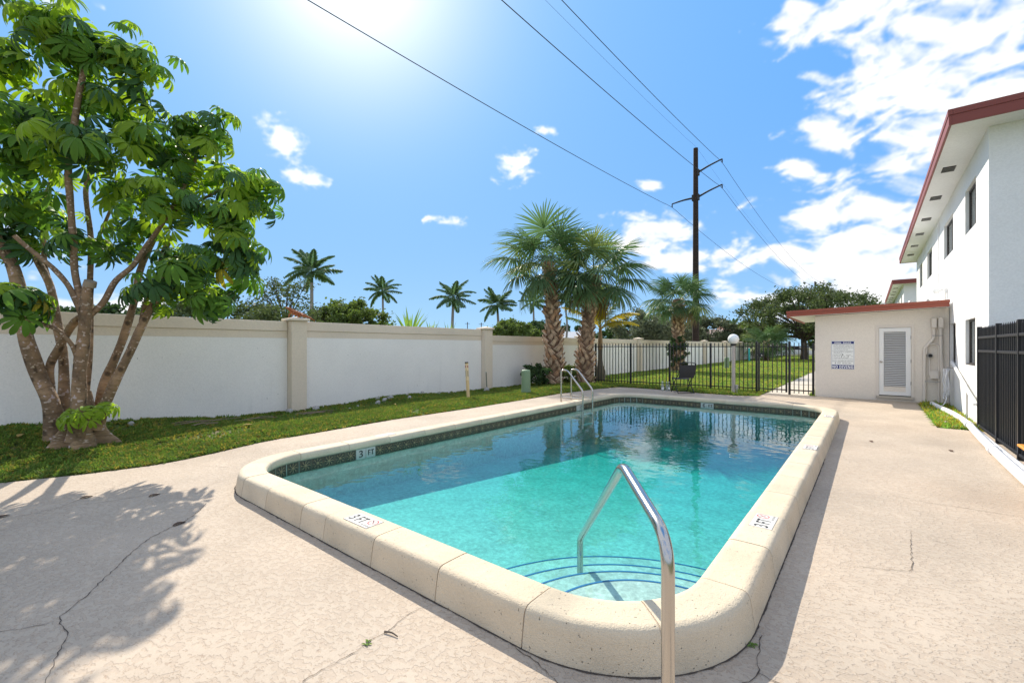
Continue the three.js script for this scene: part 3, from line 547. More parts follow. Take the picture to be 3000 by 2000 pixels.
building('white two storey apartment building with a dark red roof edge joined to the pump house', -11.37, -26.9, [[-12.58, -13.86, 3.93, 4.88], [-15.7, -17.45, 3.93, 4.88], [-20.55, -22.2, 3.93, 4.88], [-24.1, -25.4, 3.93, 4.88], [-12.65, -13.85, 1.11, 2.08], [-15.25, -16.2, 1.11, 2.08]], [-13.54, -15.96, -18.45, -20.75, -23.05, -25.2], -18.6);
building('white apartment building with dark red roof edge standing behind the nearer one', -36.8, -52, [[-38.6, -39.9, 3.93, 4.88], [-41.8, -43.5, 3.93, 4.88], [-46.6, -48.2, 3.93, 4.88]], [-39, -41.4, -43.9, -46.2, -48.5, -50.6]);
// ---------------------------------------------------------------- pump house
{
  const t = thing('pump_house', 'low beige pump house with a red fascia roof and louvred door', 'shed', [-1.3, 0, -16.3]);
  const X = (x) => x + 1.3, fr = slab([[X(-1.3), -0.15], [X(1.62), -0.15], [X(1.62), 2.53], [X(-1.3), 2.42]], 0.15, [hole(X(0.165), X(0.905), 0.1, 2.09)]);
  fr.translate(0, 0, -0.15);
  part('front_wall', uvm(fr), M.shed, t);
  part('side_wall', span(0, 0.15, -0.15, 2.42, -3.6, -0.152), M.shed, t);
  part('back_wall', span(0.152, X(1.62), -0.15, 2.42, -3.6, -3.45), M.shed, t);
  // roof: low slope up to the right
  const sl = Math.atan2(0.12, 3.5), roof = part('roof', uvm(put(new THREE.BoxGeometry(3.5, 0.12, 4.4), X(-0.18), 2.555, -1.75, 0, 0, sl)), M.roof, t);
  part('soffit', uvm(put(new THREE.BoxGeometry(3.5, 0.02, 4.4), X(-0.18), 2.483, -1.75, 0, 0, sl)), M.soffit, roof);
  part('fascia', merge([uvm(put(new THREE.BoxGeometry(3.56, 0.1, 0.035), X(-0.2), 2.515, 0.47, 0, 0, sl)), uvm(put(new THREE.BoxGeometry(3.58, 0.07, 0.06), X(-0.2), 2.601, 0.475, 0, 0, sl))]), M.fascia2 ??= std({ color: rgb(0.29, 0.07, 0.04), roughness: 0.55 }), roof);
  part('fascia', merge([uvm(put(new THREE.BoxGeometry(0.035, 0.2, 4.45), X(-1.955), 2.47, -1.76))]), M.fascia2, roof);
  for (const [x, z, r] of [[-0.75, -1.5, 0.1], [0.9, -0.7, 0.06], [1.25, -0.6, 0.05]]) part('roof_vent', put(new THREE.LatheGeometry([[r * 0.6, 0], [r * 0.6, 0.06], [r, 0.07], [r, 0.11], [r * 0.6, 0.16], [0, 0.17]].map((p) => new THREE.Vector2(...p)), 16), X(x), 2.62 + x * 0.03, z), M.galv, roof);
  // door
  part('door_frame', merge([span(X(0.135), X(0.195), 0.1, 2.1, -0.06, 0.025), span(X(0.875), X(0.935), 0.1, 2.1, -0.06, 0.025), span(X(0.195), X(0.875), 2.03, 2.1, -0.06, 0.025)]), M.shedPaint, t);
  part('door_sill', span(X(0.13), X(0.94), 0.06, 0.125, -0.1, 0.05), M.path, t);
  const d = part('door', merge([span(X(0.2), X(0.3), 0.15, 2.02, -0.035, 0.008), span(X(0.765), X(0.87), 0.15, 2.02, -0.035, 0.008), span(X(0.3), X(0.765), 1.91, 2.02, -0.035, 0.008), span(X(0.3), X(0.765), 0.15, 0.25, -0.035, 0.008)]), M.whitePaint, t, 'white door with rows of louvre slats');
  part('kick_plate', span(X(0.3), X(0.765), 0.252, 0.39, -0.02, -0.008), M.shed, d);
  const sg = box(0.463, 0.004, 0.034); for (let i = 0; i < 31; i++) { const s = part('louvre_slat', sg, M.whitePaint, d); s.position.set(X(0.5325), 0.42 + i * 0.0487, -0.012); s.rotation.x = 0.75; }
  const k = part('door_knob', put(new THREE.LatheGeometry([[0.0, 0.062], [0.02, 0.06], [0.027, 0.045], [0.022, 0.03], [0.012, 0.024], [0.012, 0.01], [0.032, 0.006], [0.032, 0]].map((p) => new THREE.Vector2(...p)), 20), X(0.245), 1.08, 0.008, PI / 2), M.steel, d);
  for (const y of [0.5, 1.1, 1.75]) part('hinge', cyl(0.009, 0.009, 0.09, X(0.872), y, 0.03, 8), M.galv, d);
}
{ // the sign on its front
  const t = thing('pool_rules_sign', 'white pool rules sign with blue bars on the pump house wall', 'sign', [-0.625, 1.25, -16.3]);
  const tex = canvasTex(640, 980, (c, w, h) => {
    c.fillStyle = '#eef0ee'; c.fillRect(0, 0, w, h); c.fillStyle = '#14256e'; c.fillRect(14, 14, w - 28, 86); c.fillRect(14, h - 150, w - 28, 136);
    c.strokeStyle = '#14256e'; c.lineWidth = 6; c.strokeRect(14, 14, w - 28, h - 28);
    c.fillStyle = '#f6f7f7'; c.textAlign = 'center'; c.textBaseline = 'middle'; c.font = 'bold 76px sans-serif'; c.fillText('POOL  RULES', w / 2, 60, w - 90); c.font = 'bold 132px sans-serif'; c.fillText('NO DIVING', w / 2, h - 78, w - 44);
    c.fillStyle = '#15181c'; c.textAlign = 'left'; c.font = '33px sans-serif';
    const L = (n, txt, y) => { if (n) c.fillText(n, 26, y); c.fillText(txt, 62, y, w - 90); };
    [['1', 'NO FOOD OR BEVERAGES IN THE POOL OR'], ['', 'ON POOL WET DECK. COMMERCIALLY'], ['', 'BOTTLED WATER IN PLASTIC BOTTLES IS'], ['', 'ALLOWED ON THE POOL WET DECK FOR'], ['', 'POOL PATRON HYDRATION.'], ['2', 'NO GLASS OR ANIMALS IN THE FENCED POOL'], ['', 'AREA (OR 50 FEET 15.24 MM) FROM'], ['', 'UNFENCED POOL.']].forEach(([n, s], i) => L(n, s, 134 + i * 41 + (i > 4 ? 10 : 0)));
    L('3', 'BATHING LOAD:             PERSONS.', 486); L('4', 'POOL HOURS:           A.M.   TO            P.M.', 534); L('5', 'SHOWER BEFORE ENTERING.', 582); L('6', 'DO NOT SWALLOW THE POOL WATER.', 630);
    c.font = 'bold 72px sans-serif'; c.fillText('8', 300, 478); c.fillText('7', 268, 544); c.fillText('7', 452, 544);
    c.font = '56px sans-serif'; c.textAlign = 'center'; c.fillText('POOL MAXIMUM DEPTH:', w / 2, 700, w - 60); c.fillText('    FEET      INCHES', w / 2 + 10, 768, w - 120); c.font = 'bold 62px sans-serif'; c.fillText('6', 118, 768); c.fillText('0', 330, 768);
  });
  part('sign_plate', rbox(0.56, 0.84, 0.008, 0.003, 0, 0, 0.006), M.whitePaint, t);
  const face = new THREE.PlaneGeometry(0.545, 0.825); put(face, 0, 0, 0.0115); part('sign_face', face, std({ map: tex, roughness: 0.4 }), t);
  for (const x of [-0.27, 0.27]) for (const y of [-0.41, 0.41]) part('screw', cyl(0.006, 0.006, 0.006, x, y, 0.013, 8, PI / 2), M.dark, t);
}
{ // electrical service in the corner
  const t = thing('electric_service', 'beige painted conduits with two capped meter cans and a grey box in the wall corner', 'conduits', [1.3, 0, -16.3]);
  const X = (x) => x - 1.3, c = M.shedPaint;
  for (const x of [1.325, 1.455]) { const can = part('meter_can', rbox(0.115, 0.31, 0.1, 0.045, X(x), 2.12, 0.055), c, t); part('can_rim', rbox(0.1, 0.25, 0.02, 0.03, X(x), 2.12, 0.112), c, can); }
  part('conduit', bentPipe([[X(1.325), 1.98, 0.05], [X(1.325), 1.72, 0.05], [X(1.22), 1.56, 0.05], [X(1.14), 1.45, 0.05], [X(1.14), 0, 0.05]], 0.036, [0.05, 0.05, 0.05], 14), c, t);
  part('conduit', rod([X(1.455), 1.98, 0.05], [X(1.49), -0.02, 0.05], 0.038, 14), c, t);
  part('conduit', bentPipe([[X(1.185), 1.3, 0.06], [X(1.185), 1.56, 0.06], [X(1.42), 1.56, 0.06], [X(1.42), 0, 0.06]], 0.018, [0.1, 0.1], 10), c, t);
  part('strap', box(0.3, 0.02, 0.012, X(1.29), 0.57, 0.09), M.galv, t); part('strap', box(0.2, 0.02, 0.012, X(1.39), 1.79, 0.09), M.galv, t);
  const b = part('junction_box', rbox(0.155, 0.19, 0.085, 0.008, X(1.325), 0.755, 0.06), c, t); part('box_lid', rbox(0.165, 0.2, 0.008, 0.003, X(1.325), 0.755, 0.107), c, b);
  const m = part('meter', cyl(0.06, 0.055, 0.09, X(1.25), 1.26, 0.06, 24, PI / 2), M.galv, t); part('meter_dial', cyl(0.042, 0.042, 0.012, X(1.25), 1.26, 0.11, 24, PI / 2), M.dark, m);
  part('conduit', bentPipe([[X(1.24), 1.2, 0.05], [X(1.24), 0.72, 0.05], [X(1.3), 0.72, 0.05]], 0.013, [0.03], 8), c, t);
}
{
  const t = thing('flood_light', 'twin white flood light on the building wall above the pump house roof', 'light', [1.6, 3.0, -16.75]);
  part('wall_box', rbox(0.06, 0.12, 0.1, 0.01, 0, 0.02, 0), M.whitePaint, t);
  for (const s of [0, 1]) part('lamp_head', put(new THREE.LatheGeometry([[0.0, 0], [0.035, 0.0], [0.045, 0.05], [0.075, 0.15], [0.078, 0.19], [0.07, 0.19], [0.0, 0.165]].map((p) => new THREE.Vector2(...p)), 20), -0.05 - s * 0.02, 0.06, 0.02 - s * 0.12, 0, 0, 1.85), M.whitePaint, t);
  part('feed_pipe', bentPipe([[0.0, -0.03, 0.0], [0.0, -0.62, 0.0]], 0.012, [], 8), M.shedPaint, t);
}
{
  const t = thing('pipe_vent', 'white pipe offcut leaning along the building wall under the window', 'pipe', [1.56, 0, -15.4]);
  part('pipe_tube', rod([0.03, 1.1, 0], [-0.03, 0.42, 3.5], 0.03, 12), M.pvc, t); part('coupling', rod([0.03, 1.12, -0.06], [0.027, 1.07, 0.16], 0.038, 12), M.pvc, t); part('support_leg', rod([0.0, 0.62, 2.36], [0.0, -0.02, 2.36], 0.014, 8), M.galv, t);
}
{
  const t = thing('hose_coil', 'tangled white hose hanging in loops on the building wall', 'hose', [1.56, 0.6, -15.55]), r = rng(8);
  part('wall_hook', rod([0.06, 0.36, 0], [-0.06, 0.38, 0], 0.012, 8), M.galv, t);
  for (let k = 0; k < 7; k++) { const p = [], w = 0.07 + r() * 0.12, h = 0.28 + r() * 0.14, ph = r() * 6; for (let i = 0; i <= 16; i++) { const a = i / 16 * 2 * PI; p.push(V(-0.03 - k * 0.012 + 0.02 * Math.sin(3 * a + ph), 0.34 - h + h * Math.cos(a), w * Math.sin(a) * (1 + 0.3 * Math.sin(2 * a + ph)) + 0.03 * Math.sin(a + ph))); } part('hose_loop', limb(p, 0.011, 0.011, 40, 7), M.pvc, t); }
  part('hose_tail', limb([[-0.06, -0.3, 0.05], [-0.08, -0.42, 0.12], [-0.16, -0.55, 0.3], [-0.3, -0.585, 0.5]], 0.012, 0.012, 20, 7), M.pvc, t);
}
{ // pipes along the foot of the security fence
  const t = thing('drain_pipe', 'thick white plastic pipe lying along the foot of the black fence', 'pipe', [1.33, 0, -8]);
  part('pipe_tube', limb([[-0.02, 0.06, 5], [-0.01, 0.06, 0.5], [0.04, 0.06, -2], [0.1, 0.055, -3.9], [0.06, 0.06, -5.4], [-0.03, 0.05, -6.6], [-0.09, 0.045, -7.6]], 0.057, 0.052, 60, 14), M.pvc, t);
  for (const z of [3.2, -1.0, -3.6]) part('pipe_socket', rod([0.0 + (z < -3 ? 0.09 : z < 0 ? 0.01 : -0.018), 0.06, z], [0.0 + (z < -3 ? 0.095 : z < 0 ? 0.015 : -0.018), 0.06, z - 0.16], 0.065, 14), M.pvc, t);
  single('slim_pipe', limb([[1.43, 0.045, -3], [1.435, 0.045, -8], [1.45, 0.045, -11.2]], 0.03, 0.03, 12, 10), M.pvc, 'thin white plastic pipe lying between the thick pipe and the fence', 'pipe');
  single('black_cable', limb([[1.4, 0.03, -3], [1.396, 0.03, -6], [1.4, 0.035, -7.5], [1.39, 0.03, -9], [1.415, 0.03, -10.5], [1.45, 0.03, -11.5]], 0.011, 0.011, 60, 7), M.black, 'black cable lying between the two white pipes', 'cable');
}
{ // yellow wooden bench whose end shows at the right
  const t = thing('bench', 'yellow painted wooden bench with rounded plank ends beside the black fence', 'bench', [1.42, 0, -6.42]), y = std({ color: rgb(0.74, 0.5, 0.17), map: woodMap, roughness: 0.6 });
  for (const x of [-0.12, 0.02]) part('seat_plank', rbox(0.13, 0.03, 1.5, 0.012, x, 0.44 + (x > 0 ? 0.002 : 0), 0), y, t);
  part('backrest', rbox(0.025, 0.14, 1.5, 0.01, 0.13, 0.72, 0), y, t);
  for (const z of [0.15, 0.62]) { for (const x of [-0.15, 0.08]) part('leg', box(0.05, 0.425, 0.05, x, 0.212, z), y, t); part('back_post', box(0.03, 0.8, 0.05, 0.12, 0.4, z), y, t); }
}

// ---------------------------------------------------------------- vegetation
// one leaf blade from its base along a bent line: a folded strip that swells and ends in a point
function blade(pos, idx, base, dir, up, L, w, droop, fold, seg = 4, wide = 0.45) {
  const side = new THREE.Vector3().crossVectors(dir, up).normalize(), b0 = pos.length / 3, c = base.clone(), d = dir.clone();
  for (let i = 0; i <= seg; i++) {
    const t = i / seg, k = w * (t < wide ? 0.25 + 0.75 * Math.sin(t / wide * PI / 2) : Math.cos((t - wide) / (1 - wide) * PI / 2) ** 0.8);
    const n = new THREE.Vector3().crossVectors(side, d).normalize();
    pos.push(c.x + side.x * k + n.x * k * fold, c.y + side.y * k + n.y * k * fold, c.z + side.z * k + n.z * k * fold, c.x, c.y, c.z, c.x - side.x * k + n.x * k * fold, c.y - side.y * k + n.y * k * fold, c.z - side.z * k + n.z * k * fold);
    if (i < seg) { const a = b0 + i * 3; idx.push(a, a + 3, a + 1, a + 1, a + 3, a + 4, a + 1, a + 4, a + 2, a + 2, a + 4, a + 5); }
    d.y -= droop / seg; d.normalize(); c.addScaledVector(d, L / seg);
  }
}
// umbrella leaf: a stalk from the origin along +y and leaflets that hang round its end
function umbrellaLeaf(seed) {
  const r = rng(seed), pos = [], idx = [], n = 10 + Math.floor(r() * 4), hub = V(0, 0.26, 0);
  const stalk = [[0.004, 0, 0.004], [-0.004, 0, 0.003], [0.003, 0.26, -0.003], [-0.003, 0.26, 0.002]]; for (const s of stalk) pos.push(...s); idx.push(0, 1, 2, 2, 1, 3);
  for (let i = 0; i < n; i++) {
    const a = i / n * 2 * PI + (r() - 0.5) * 0.25, out = V(Math.cos(a), 0, Math.sin(a)), L = 0.23 + r() * 0.1, tilt = 0.05 + r() * 0.35;
    const dir = out.clone().multiplyScalar(1).add(V(0, tilt - 0.15, 0)).normalize(), pet = hub.clone().addScaledVector(dir, 0.035 + r() * 0.02);
    blade(pos, idx, pet, dir, V(0, 1, 0), L, 0.031 + r() * 0.012, 1.35 + r() * 1.1, 0.35, 5, 0.55);
  }
  return geoFrom(pos, null, idx);
}
{
  const t = thing('umbrella_tree', 'large many stemmed umbrella tree with whorls of glossy drooping leaflets by the wall', 'tree', [-8.95, 0.1, -1.15]), o = V(8.95, -0.1, 1.15);
  const STEMS= [[[-9.242,0.133,-0.917],[-9.221,0.653,-0.863],[-9.267,1.036,-0.754],[-9.281,1.36,-0.672],[-9.278,1.706,-0.603],[-9.252,2.261,-0.553],[-9.261,2.665,-0.474],[-9.309,2.902,-0.365],[-9.351,3.236,-0.26],[-9.336,3.587,-0.2],[0.15,0.075]],[[-8.802,0.165,-1.078],[-8.748,0.794,-1.089],[-8.706,1.163,-1.091],[-8.623,1.654,-1.125],[-8.57,2.021,-1.136],[-8.514,2.309,-1.149],[-8.465,2.358,-1.156],[0.13,0.085]],[[-8.607,2.097,-1.106],[-8.642,2.503,-1.038],[-8.617,2.858,-1.018],[-8.592,3.213,-0.998],[-8.567,3.537,-0.978],[-8.541,3.941,-0.959],[-8.443,4.448,-0.997],[-8.335,4.944,-1.044],[-8.245,5.216,-1.076],[0.065,0.045]],[[-8.615,1.949,-1.1],[-8.644,2.303,-0.987],[-8.695,2.532,-0.856],[-8.743,2.687,-0.728],[-8.806,2.837,-0.588],[-8.829,2.966,-0.479],[0.055,0.035]],[[-8.639,1.885,-1.145],[-8.522,2.127,-1.31],[-8.459,2.436,-1.432],[-8.335,2.667,-1.602],[-8.271,2.931,-1.725],[-8.239,3.124,-1.822],[-8.147,3.447,-1.967],[-8.031,3.883,-2.131],[-7.973,4.248,-2.249],[-7.978,4.593,-2.316],[0.06,0.03]],[[-9.517,0.184,-1.017],[-9.568,1.272,-1.022],[-9.687,1.802,-0.972],[-9.82,2.391,-0.911],[-9.998,2.744,-0.814],[-10.174,3.052,-0.719],[-10.339,3.497,-0.632],[-10.433,4.042,-0.602],[0.1,0.05]],[[-9.881,2.397,-0.917],[-9.992,2.641,-0.879],[-10.079,2.898,-0.861],[-10.149,3.727,-0.856],[-10.114,4.085,-0.935],[-10.117,4.458,-0.984],[0.055,0.035]],[[-9.333,0.348,-0.908],[-9.346,1.127,-0.85],[-9.176,1.485,-0.938],[-8.965,1.835,-1.059],[-8.757,1.975,-1.178],[0.085,0.06]],[[-9.075,0.168,-1.307],[-9.041,0.876,-1.39],[-8.973,1.272,-1.499],[-8.928,1.589,-1.591],[-8.898,1.936,-1.67],[-8.892,2.214,-1.73],[-8.876,2.697,-1.797],[-8.764,3.186,-1.942],[0.1,0.05]],[[-8.864,0.298,-1.284],[-8.811,0.571,-1.351],[-8.691,0.996,-1.471],[-8.554,1.404,-1.605],[-8.46,1.743,-1.705],[-8.361,2.054,-1.808],[-8.246,2.366,-1.925],[-8.277,2.787,-1.924],[-8.189,3.165,-2.019],[0.1,0.05]],[[-8.454,1.743,-1.703],[-8.444,2.137,-1.769],[-8.441,2.346,-1.829],[-8.175,2.662,-2.1],[-7.946,2.93,-2.342],[0.05,0.03]],[[-8.729,1.283,-1.072],[-8.663,1.429,-1.04],[-8.625,1.557,-0.985],[-8.663,1.724,-0.869],[-8.752,1.814,-0.712],[-8.872,1.906,-0.53],[-8.97,1.974,-0.366],[0.045,0.03]],[[-9.324,0.798,-1.236],[-9.358,1.579,-1.286],[-9.439,2.373,-1.297],[-9.509,3.181,-1.318],[-9.653,3.949,-1.279],[-9.651,4.404,-1.358],[0.07,0.04]],[[-9.48,2.855,-1.303],[-9.432,3.239,-1.406],[-9.373,3.629,-1.517],[-9.355,3.97,-1.596],[0.035,0.025]],[[-8.236,3.452,-1.981],[-8.067,3.657,-2.244],[-7.857,3.9,-2.542],[-7.72,4.015,-2.779],[0.035,0.02]]] ;
  const CLUMPS= [[-8.46,5.72,-1.04,0.7,0.44,30],[-8.08,5.47,-1.6,0.46,0.36,14],[-8.69,5.88,-0.72,0.32,0.23,8],[-8.88,5.31,-0.44,0.27,0.27,9],[-8.6,5.05,-1.43,0.75,0.35,22],[-8.98,4.56,-0.74,0.57,0.43,20],[-8.91,4.0,-0.54,0.41,0.37,12],[-8.13,4.14,-1.04,0.5,0.27,14],[-8.34,4.45,-1.77,0.61,0.35,18],[-7.67,4.7,-2.3,0.38,0.33,14],[-8.07,4.28,-2.24,0.57,0.31,14],[-7.38,3.87,-2.8,0.52,0.39,18],[-7.63,3.42,-2.47,0.61,0.41,18],[-7.9,3.58,-1.87,0.54,0.34,16],[-9.64,3.64,-0.73,0.56,0.4,16],[-9.43,3.07,-0.51,0.34,0.29,8],[-7.87,2.75,-2.28,0.67,0.41,22],[-7.5,2.83,-2.7,0.47,0.36,14],[-8.14,2.33,-1.93,0.45,0.3,12],[-7.82,2.25,-2.44,0.36,0.23,8],[-8.61,2.1,-0.53,0.31,0.22,10],[-9.65,3.47,-0.21,0.43,0.95,14],[-9.65,5.13,-0.21,0.43,0.71,10],[-8.97,2.99,-1.26,0.56,0.23,8],[-8.87,3.83,-1.47,0.46,0.31,10],[-8.76,3.24,-1.69,0.36,0.26,8]] ;
  const trunk = STEMS.map((s, i) => { const [r0, r1] = s.at(-1), pts = s.slice(0, -1).map((p) => V(...p).add(o)); return limb(pts, r0 * 0.68, r1 * 0.78, pts.length * 5, 12, 0.5, (q) => 1 + 0.05 * Math.sin(q * 23 + i) + (s[0][1] < 0.4 ? 0.5 * Math.exp(-q * 14) : 0)); });
  // each stem is a limb of its own
  trunk.forEach((g, i) => part(STEMS[i][0][1] < 0.9 ? 'trunk' : 'branch', g, M.bark, t));
  // swollen root flare
  {
    const prof = [[0.1, 0.75], [0.14, 0.5], [0.19, 0.34], [0.235, 0.2], [0.28, 0.1], [0.34, 0.0], [0.4, -0.14]].map((p) => new THREE.Vector2(...p)), g = new THREE.LatheGeometry(new THREE.SplineCurve(prof).getPoints(22), 64), p = g.attributes.position;
    for (let i = 0; i < p.count; i++) { const a = Math.atan2(p.getZ(i), p.getX(i)), y = p.getY(i), low = 1 - sstep(0, 0.85, y), k = 1 + low * (0.2 * Math.sin(a * 5 + 1 + y * 1.5) + 0.13 * Math.sin(a * 9 + 4) + 0.12 * IN.noise(Math.cos(a) * 3, y * 5, Math.sin(a) * 3)) + 0.05 * IN.noise(p.getX(i) * 14, y * 14, p.getZ(i) * 14); p.setXYZ(i, p.getX(i) * k * 0.85, y, p.getZ(i) * k * 1.0); }
    const uv = g.attributes.uv; for (let i = 0; i < uv.count; i++) uv.setXY(i, uv.getX(i) * 1.6, uv.getY(i));
    g.computeVertexNormals(); part('root_flare', g, M.bark, t);
  }
  part('pruned_stub', merge([limb([[0.47, 2.24, -0.01], [0.5, 2.31, -0.02]], 0.075, 0.07, 2, 14)]), std({ color: rgb(0.3, 0.24, 0.17), roughness: 0.95 }), t);
  const leaves = Array.from({ length: 6 }, (_, i) => umbrellaLeaf(400 + i)), r = rng(21), up = V(0, 1, 0);
  for (const [x, y, z, rx, ry, n] of CLUMPS) for (let k = 0; k < Math.round(n * 0.8); k++) {
    const a = r() * 2 * PI, c = 2 * r() - 1, q = Math.sqrt(1 - c * c), d = V(q * Math.cos(a), c, q * Math.sin(a)), e = Math.pow(r(), 0.45);
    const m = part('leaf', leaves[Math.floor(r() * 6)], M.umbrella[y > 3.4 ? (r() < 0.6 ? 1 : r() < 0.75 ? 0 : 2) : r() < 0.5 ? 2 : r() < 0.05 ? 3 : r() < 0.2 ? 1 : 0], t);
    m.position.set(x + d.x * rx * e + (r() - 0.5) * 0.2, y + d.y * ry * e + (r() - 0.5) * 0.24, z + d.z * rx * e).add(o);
    const lean = d.clone().multiplyScalar(0.8).add(V((r() - 0.5) * 0.7, 0.85, (r() - 0.5) * 0.7)).normalize();
    m.quaternion.setFromUnitVectors(up, lean).multiply(new THREE.Quaternion().setFromAxisAngle(up, r() * 6.28)); m.scale.setScalar(0.72 + r() * 0.42);
    m.position.addScaledVector(lean, -0.26 * m.scale.x);
  }
  // the many smaller leaves among them
  for (let mt = 0; mt < 3; mt++) {
    const small = [], q = new THREE.Quaternion(), M4 = new THREE.Matrix4();
    for (const [x, y, z, rx, ry, n] of CLUMPS) for (let k = 0; k < Math.round(n * [0.45, y < 3.5 ? 0.55 : 0.3, 0.45][mt]); k++) {
      const a = r() * 2 * PI, c = 2 * r() - 1, w = Math.sqrt(1 - c * c), d = V(w * Math.cos(a), c, w * Math.sin(a)), e = 0.25 + 0.95 * r(), s = 0.4 + r() * 0.4;
      const lean = d.clone().multiplyScalar(0.9).add(V((r() - 0.5) * 0.9, 0.7, (r() - 0.5) * 0.9)).normalize();
      q.setFromUnitVectors(up, lean).multiply(new THREE.Quaternion().setFromAxisAngle(up, r() * 6.28));
      small.push(leaves[Math.floor(r() * 6)].clone().applyMatrix4(M4.compose(V(x + d.x * rx * e, y + d.y * ry * e, z + d.z * rx * e).add(o).addScaledVector(lean, -0.2 * s), q, V(s, s, s))));
    }
    tag(part('small_leaves', merge(small), M.umbrella[[0, 2, 1][mt]], t), null, null, null, 'stuff');
  }
  for (let k = 0; k < 9; k++) { const m = part('shoot_leaf', leaves[k % 6], M.umbrella[1], t); const a = k * 2.4; m.position.set(0.28 + 0.13 * Math.cos(a), 0.32 + 0.05 * (k % 3), -0.02 + 0.16 * Math.sin(a)); m.quaternion.setFromUnitVectors(up, V(0.75 * Math.cos(a) + 0.45, 0.8, 0.8 * Math.sin(a) + 0.2).normalize()); m.scale.setScalar(0.55 + 0.2 * ((k * 7) % 5) / 5); }
}
// cabbage palm: fan leaves on long stalks over a trunk of crossed leaf bases
function fanLeaf(seed, droop) {
  const r = rng(seed), pos = [], idx = [], Lp = 0.95, n = 44, curve = (t) => V(Lp * t, -0.1 * t * t * droop, 0), hub = curve(1);
  for (let i = 0; i < 5; i++) { const c = curve(i / 4), w = mix(0.028, 0.013, i / 4), b = pos.length / 3; pos.push(c.x, c.y, c.z - w, c.x, c.y + 0.012, c.z, c.x, c.y, c.z + w); if (i < 4) idx.push(b, b + 1, b + 3, b + 3, b + 1, b + 4, b + 1, b + 2, b + 4, b + 4, b + 2, b + 5); }
  for (let i = 0; i < n; i++) {
    const a = mix(-2.55, 2.55, (i + 0.5) / n) + (r() - 0.5) * 0.05, near = Math.cos(a / 2), L = (0.7 + 0.36 * near) * (0.9 + 0.2 * r());
    const dir = V(Math.cos(a), 0.18 * Math.sin(Math.abs(a)) + 0.05 + (i % 2 ? 0.05 : 0), Math.sin(a)).normalize();
    const b = hub.clone().add(V(0.2 * near * near, -0.05 * near * droop, 0));
    blade(pos, idx, b, dir, V(0, 1, 0), L, 0.024, 0.65 * droop + 0.2 + r() * 0.7, 0.5, 5, 0.4);
  }
  return geoFrom(pos, null, idx);
}
const fans = [0, 1, 2, 3, 4].map((k) => fanLeaf(500 + k, 0.5 + k * 0.3));
const bootGeo = [0, 1, 2].map((k) => { const L = [0.24, 0.28, 0.21][k], w = [0.06, 0.05, 0.068][k]; const g = new THREE.BoxGeometry(1, 1, 1, 1, 3, 1), p = g.attributes.position; for (let i = 0; i < p.count; i++) { const t = p.getY(i) + 0.5, ww = w * mix(1.25, 0.62, t), th = mix(0.05, 0.02, t); p.setXYZ(i, p.getX(i) * 2 * ww, (t - 0.15) * L, p.getZ(i) * th + t * t * 0.05 - Math.abs(p.getX(i)) * 0.03); } g.computeVertexNormals(); return uvm(g); });
function cabbagePalm(label, x, z, h, seed, opt = {}) {
  const { n = 34, boots = 130, lean = [0, 0], s = 1, ls = 1.2, r0 = 0.25, r1 = 0.2 } = opt, r = rng(seed), y0 = landY(x, z) - 0.03, t = thing('cabbage_palm', label, 'palm tree', [x, y0, z], 0, opt.group);
  const axis = (q) => V(lean[0] * q * q, h * q, lean[1] * q * q), rad = (q) => s * (mix(r0, r1, q) + 0.045 * Math.sin(q * 7 + seed) - 0.04 * sstep(0.85, 1, q));
  part('trunk', limb([0, 0.25, 0.5, 0.75, 1].map(axis), r0 * s * 0.98, r1 * s * 0.9, 20, 14), M.fibre, t);
  for (let i = 0; i < boots; i++) {
    const q = 0.0 + i / boots * 0.985, a = i * 2.39996 + r() * 0.2, c = axis(q), m = part('leaf_base', bootGeo[Math.floor(r() * 3)], M.boot[Math.floor(r() * (q > 0.75 ? 4 : 3.3))], t);
    m.position.set(c.x + Math.cos(a) * rad(q), c.y, c.z + Math.sin(a) * rad(q));
    m.rotation.set(0.22 + r() * 0.22, PI / 2 - a, (i % 2 ? 1 : -1) * (0.42 + r() * 0.25), 'YXZ'); m.scale.setScalar(s * (0.85 + r() * 0.35));
  }
  const top = axis(1);
  for (let i = 0; i < n; i++) {
    const q = (i + 0.5) / n, a = i * 2.39996 + r() * 0.3, el = mix(1.2, -0.72, Math.pow(q, 0.95)) + (r() - 0.5) * 0.2, k = Math.min(4, Math.floor(q * 4 + r() * 1.2));
    const m = part('fan_leaf', fans[k], q > 0.93 && r() < 0.5 ? M.palmDead : M.palm[r() < 0.5 ? 0 : r() < 0.75 ? 1 : 2], t);
    m.position.set(top.x + 0.1 * s * Math.cos(a), top.y - 0.12 * q, top.z + 0.1 * s * Math.sin(a)); m.rotation.set((r() - 0.5) * 0.5, -a, el, 'YZX'); m.scale.setScalar(ls * (0.92 + r() * 0.2) * (q < 0.12 ? 0.85 : q > 0.75 ? 0.85 : 1));
  }
  return t;
}
cabbagePalm('cabbage palm with the tallest trunk, standing in front of the white wall', -9.4, -14.3, 4.75, 31, { ls: 1.08, n: 29, boots: 170, lean: [-0.2, 0.14], s: 1.12 });
cabbagePalm('cabbage palm with a shorter trunk close beside the taller one, at the fence end', -8.5, -15.05, 4.2, 32, { ls: 1.04, n: 29, boots: 150, lean: [0.28, -0.22], s: 1.1, r0: 0.24 });
cabbagePalm('cabbage palm on the lawn behind the fence with leafy vines at its foot', -9.06, -27.35, 4.4, 33, { ls: 1.05, n: 30, boots: 120, s: 1.15, r0: 0.3, r1: 0.25 });
cabbagePalm('small bright cabbage palm far back on the lawn beyond the gate', -8.1, -51.2, 2.1, 34, { n: 30, boots: 30, s: 1.25 });
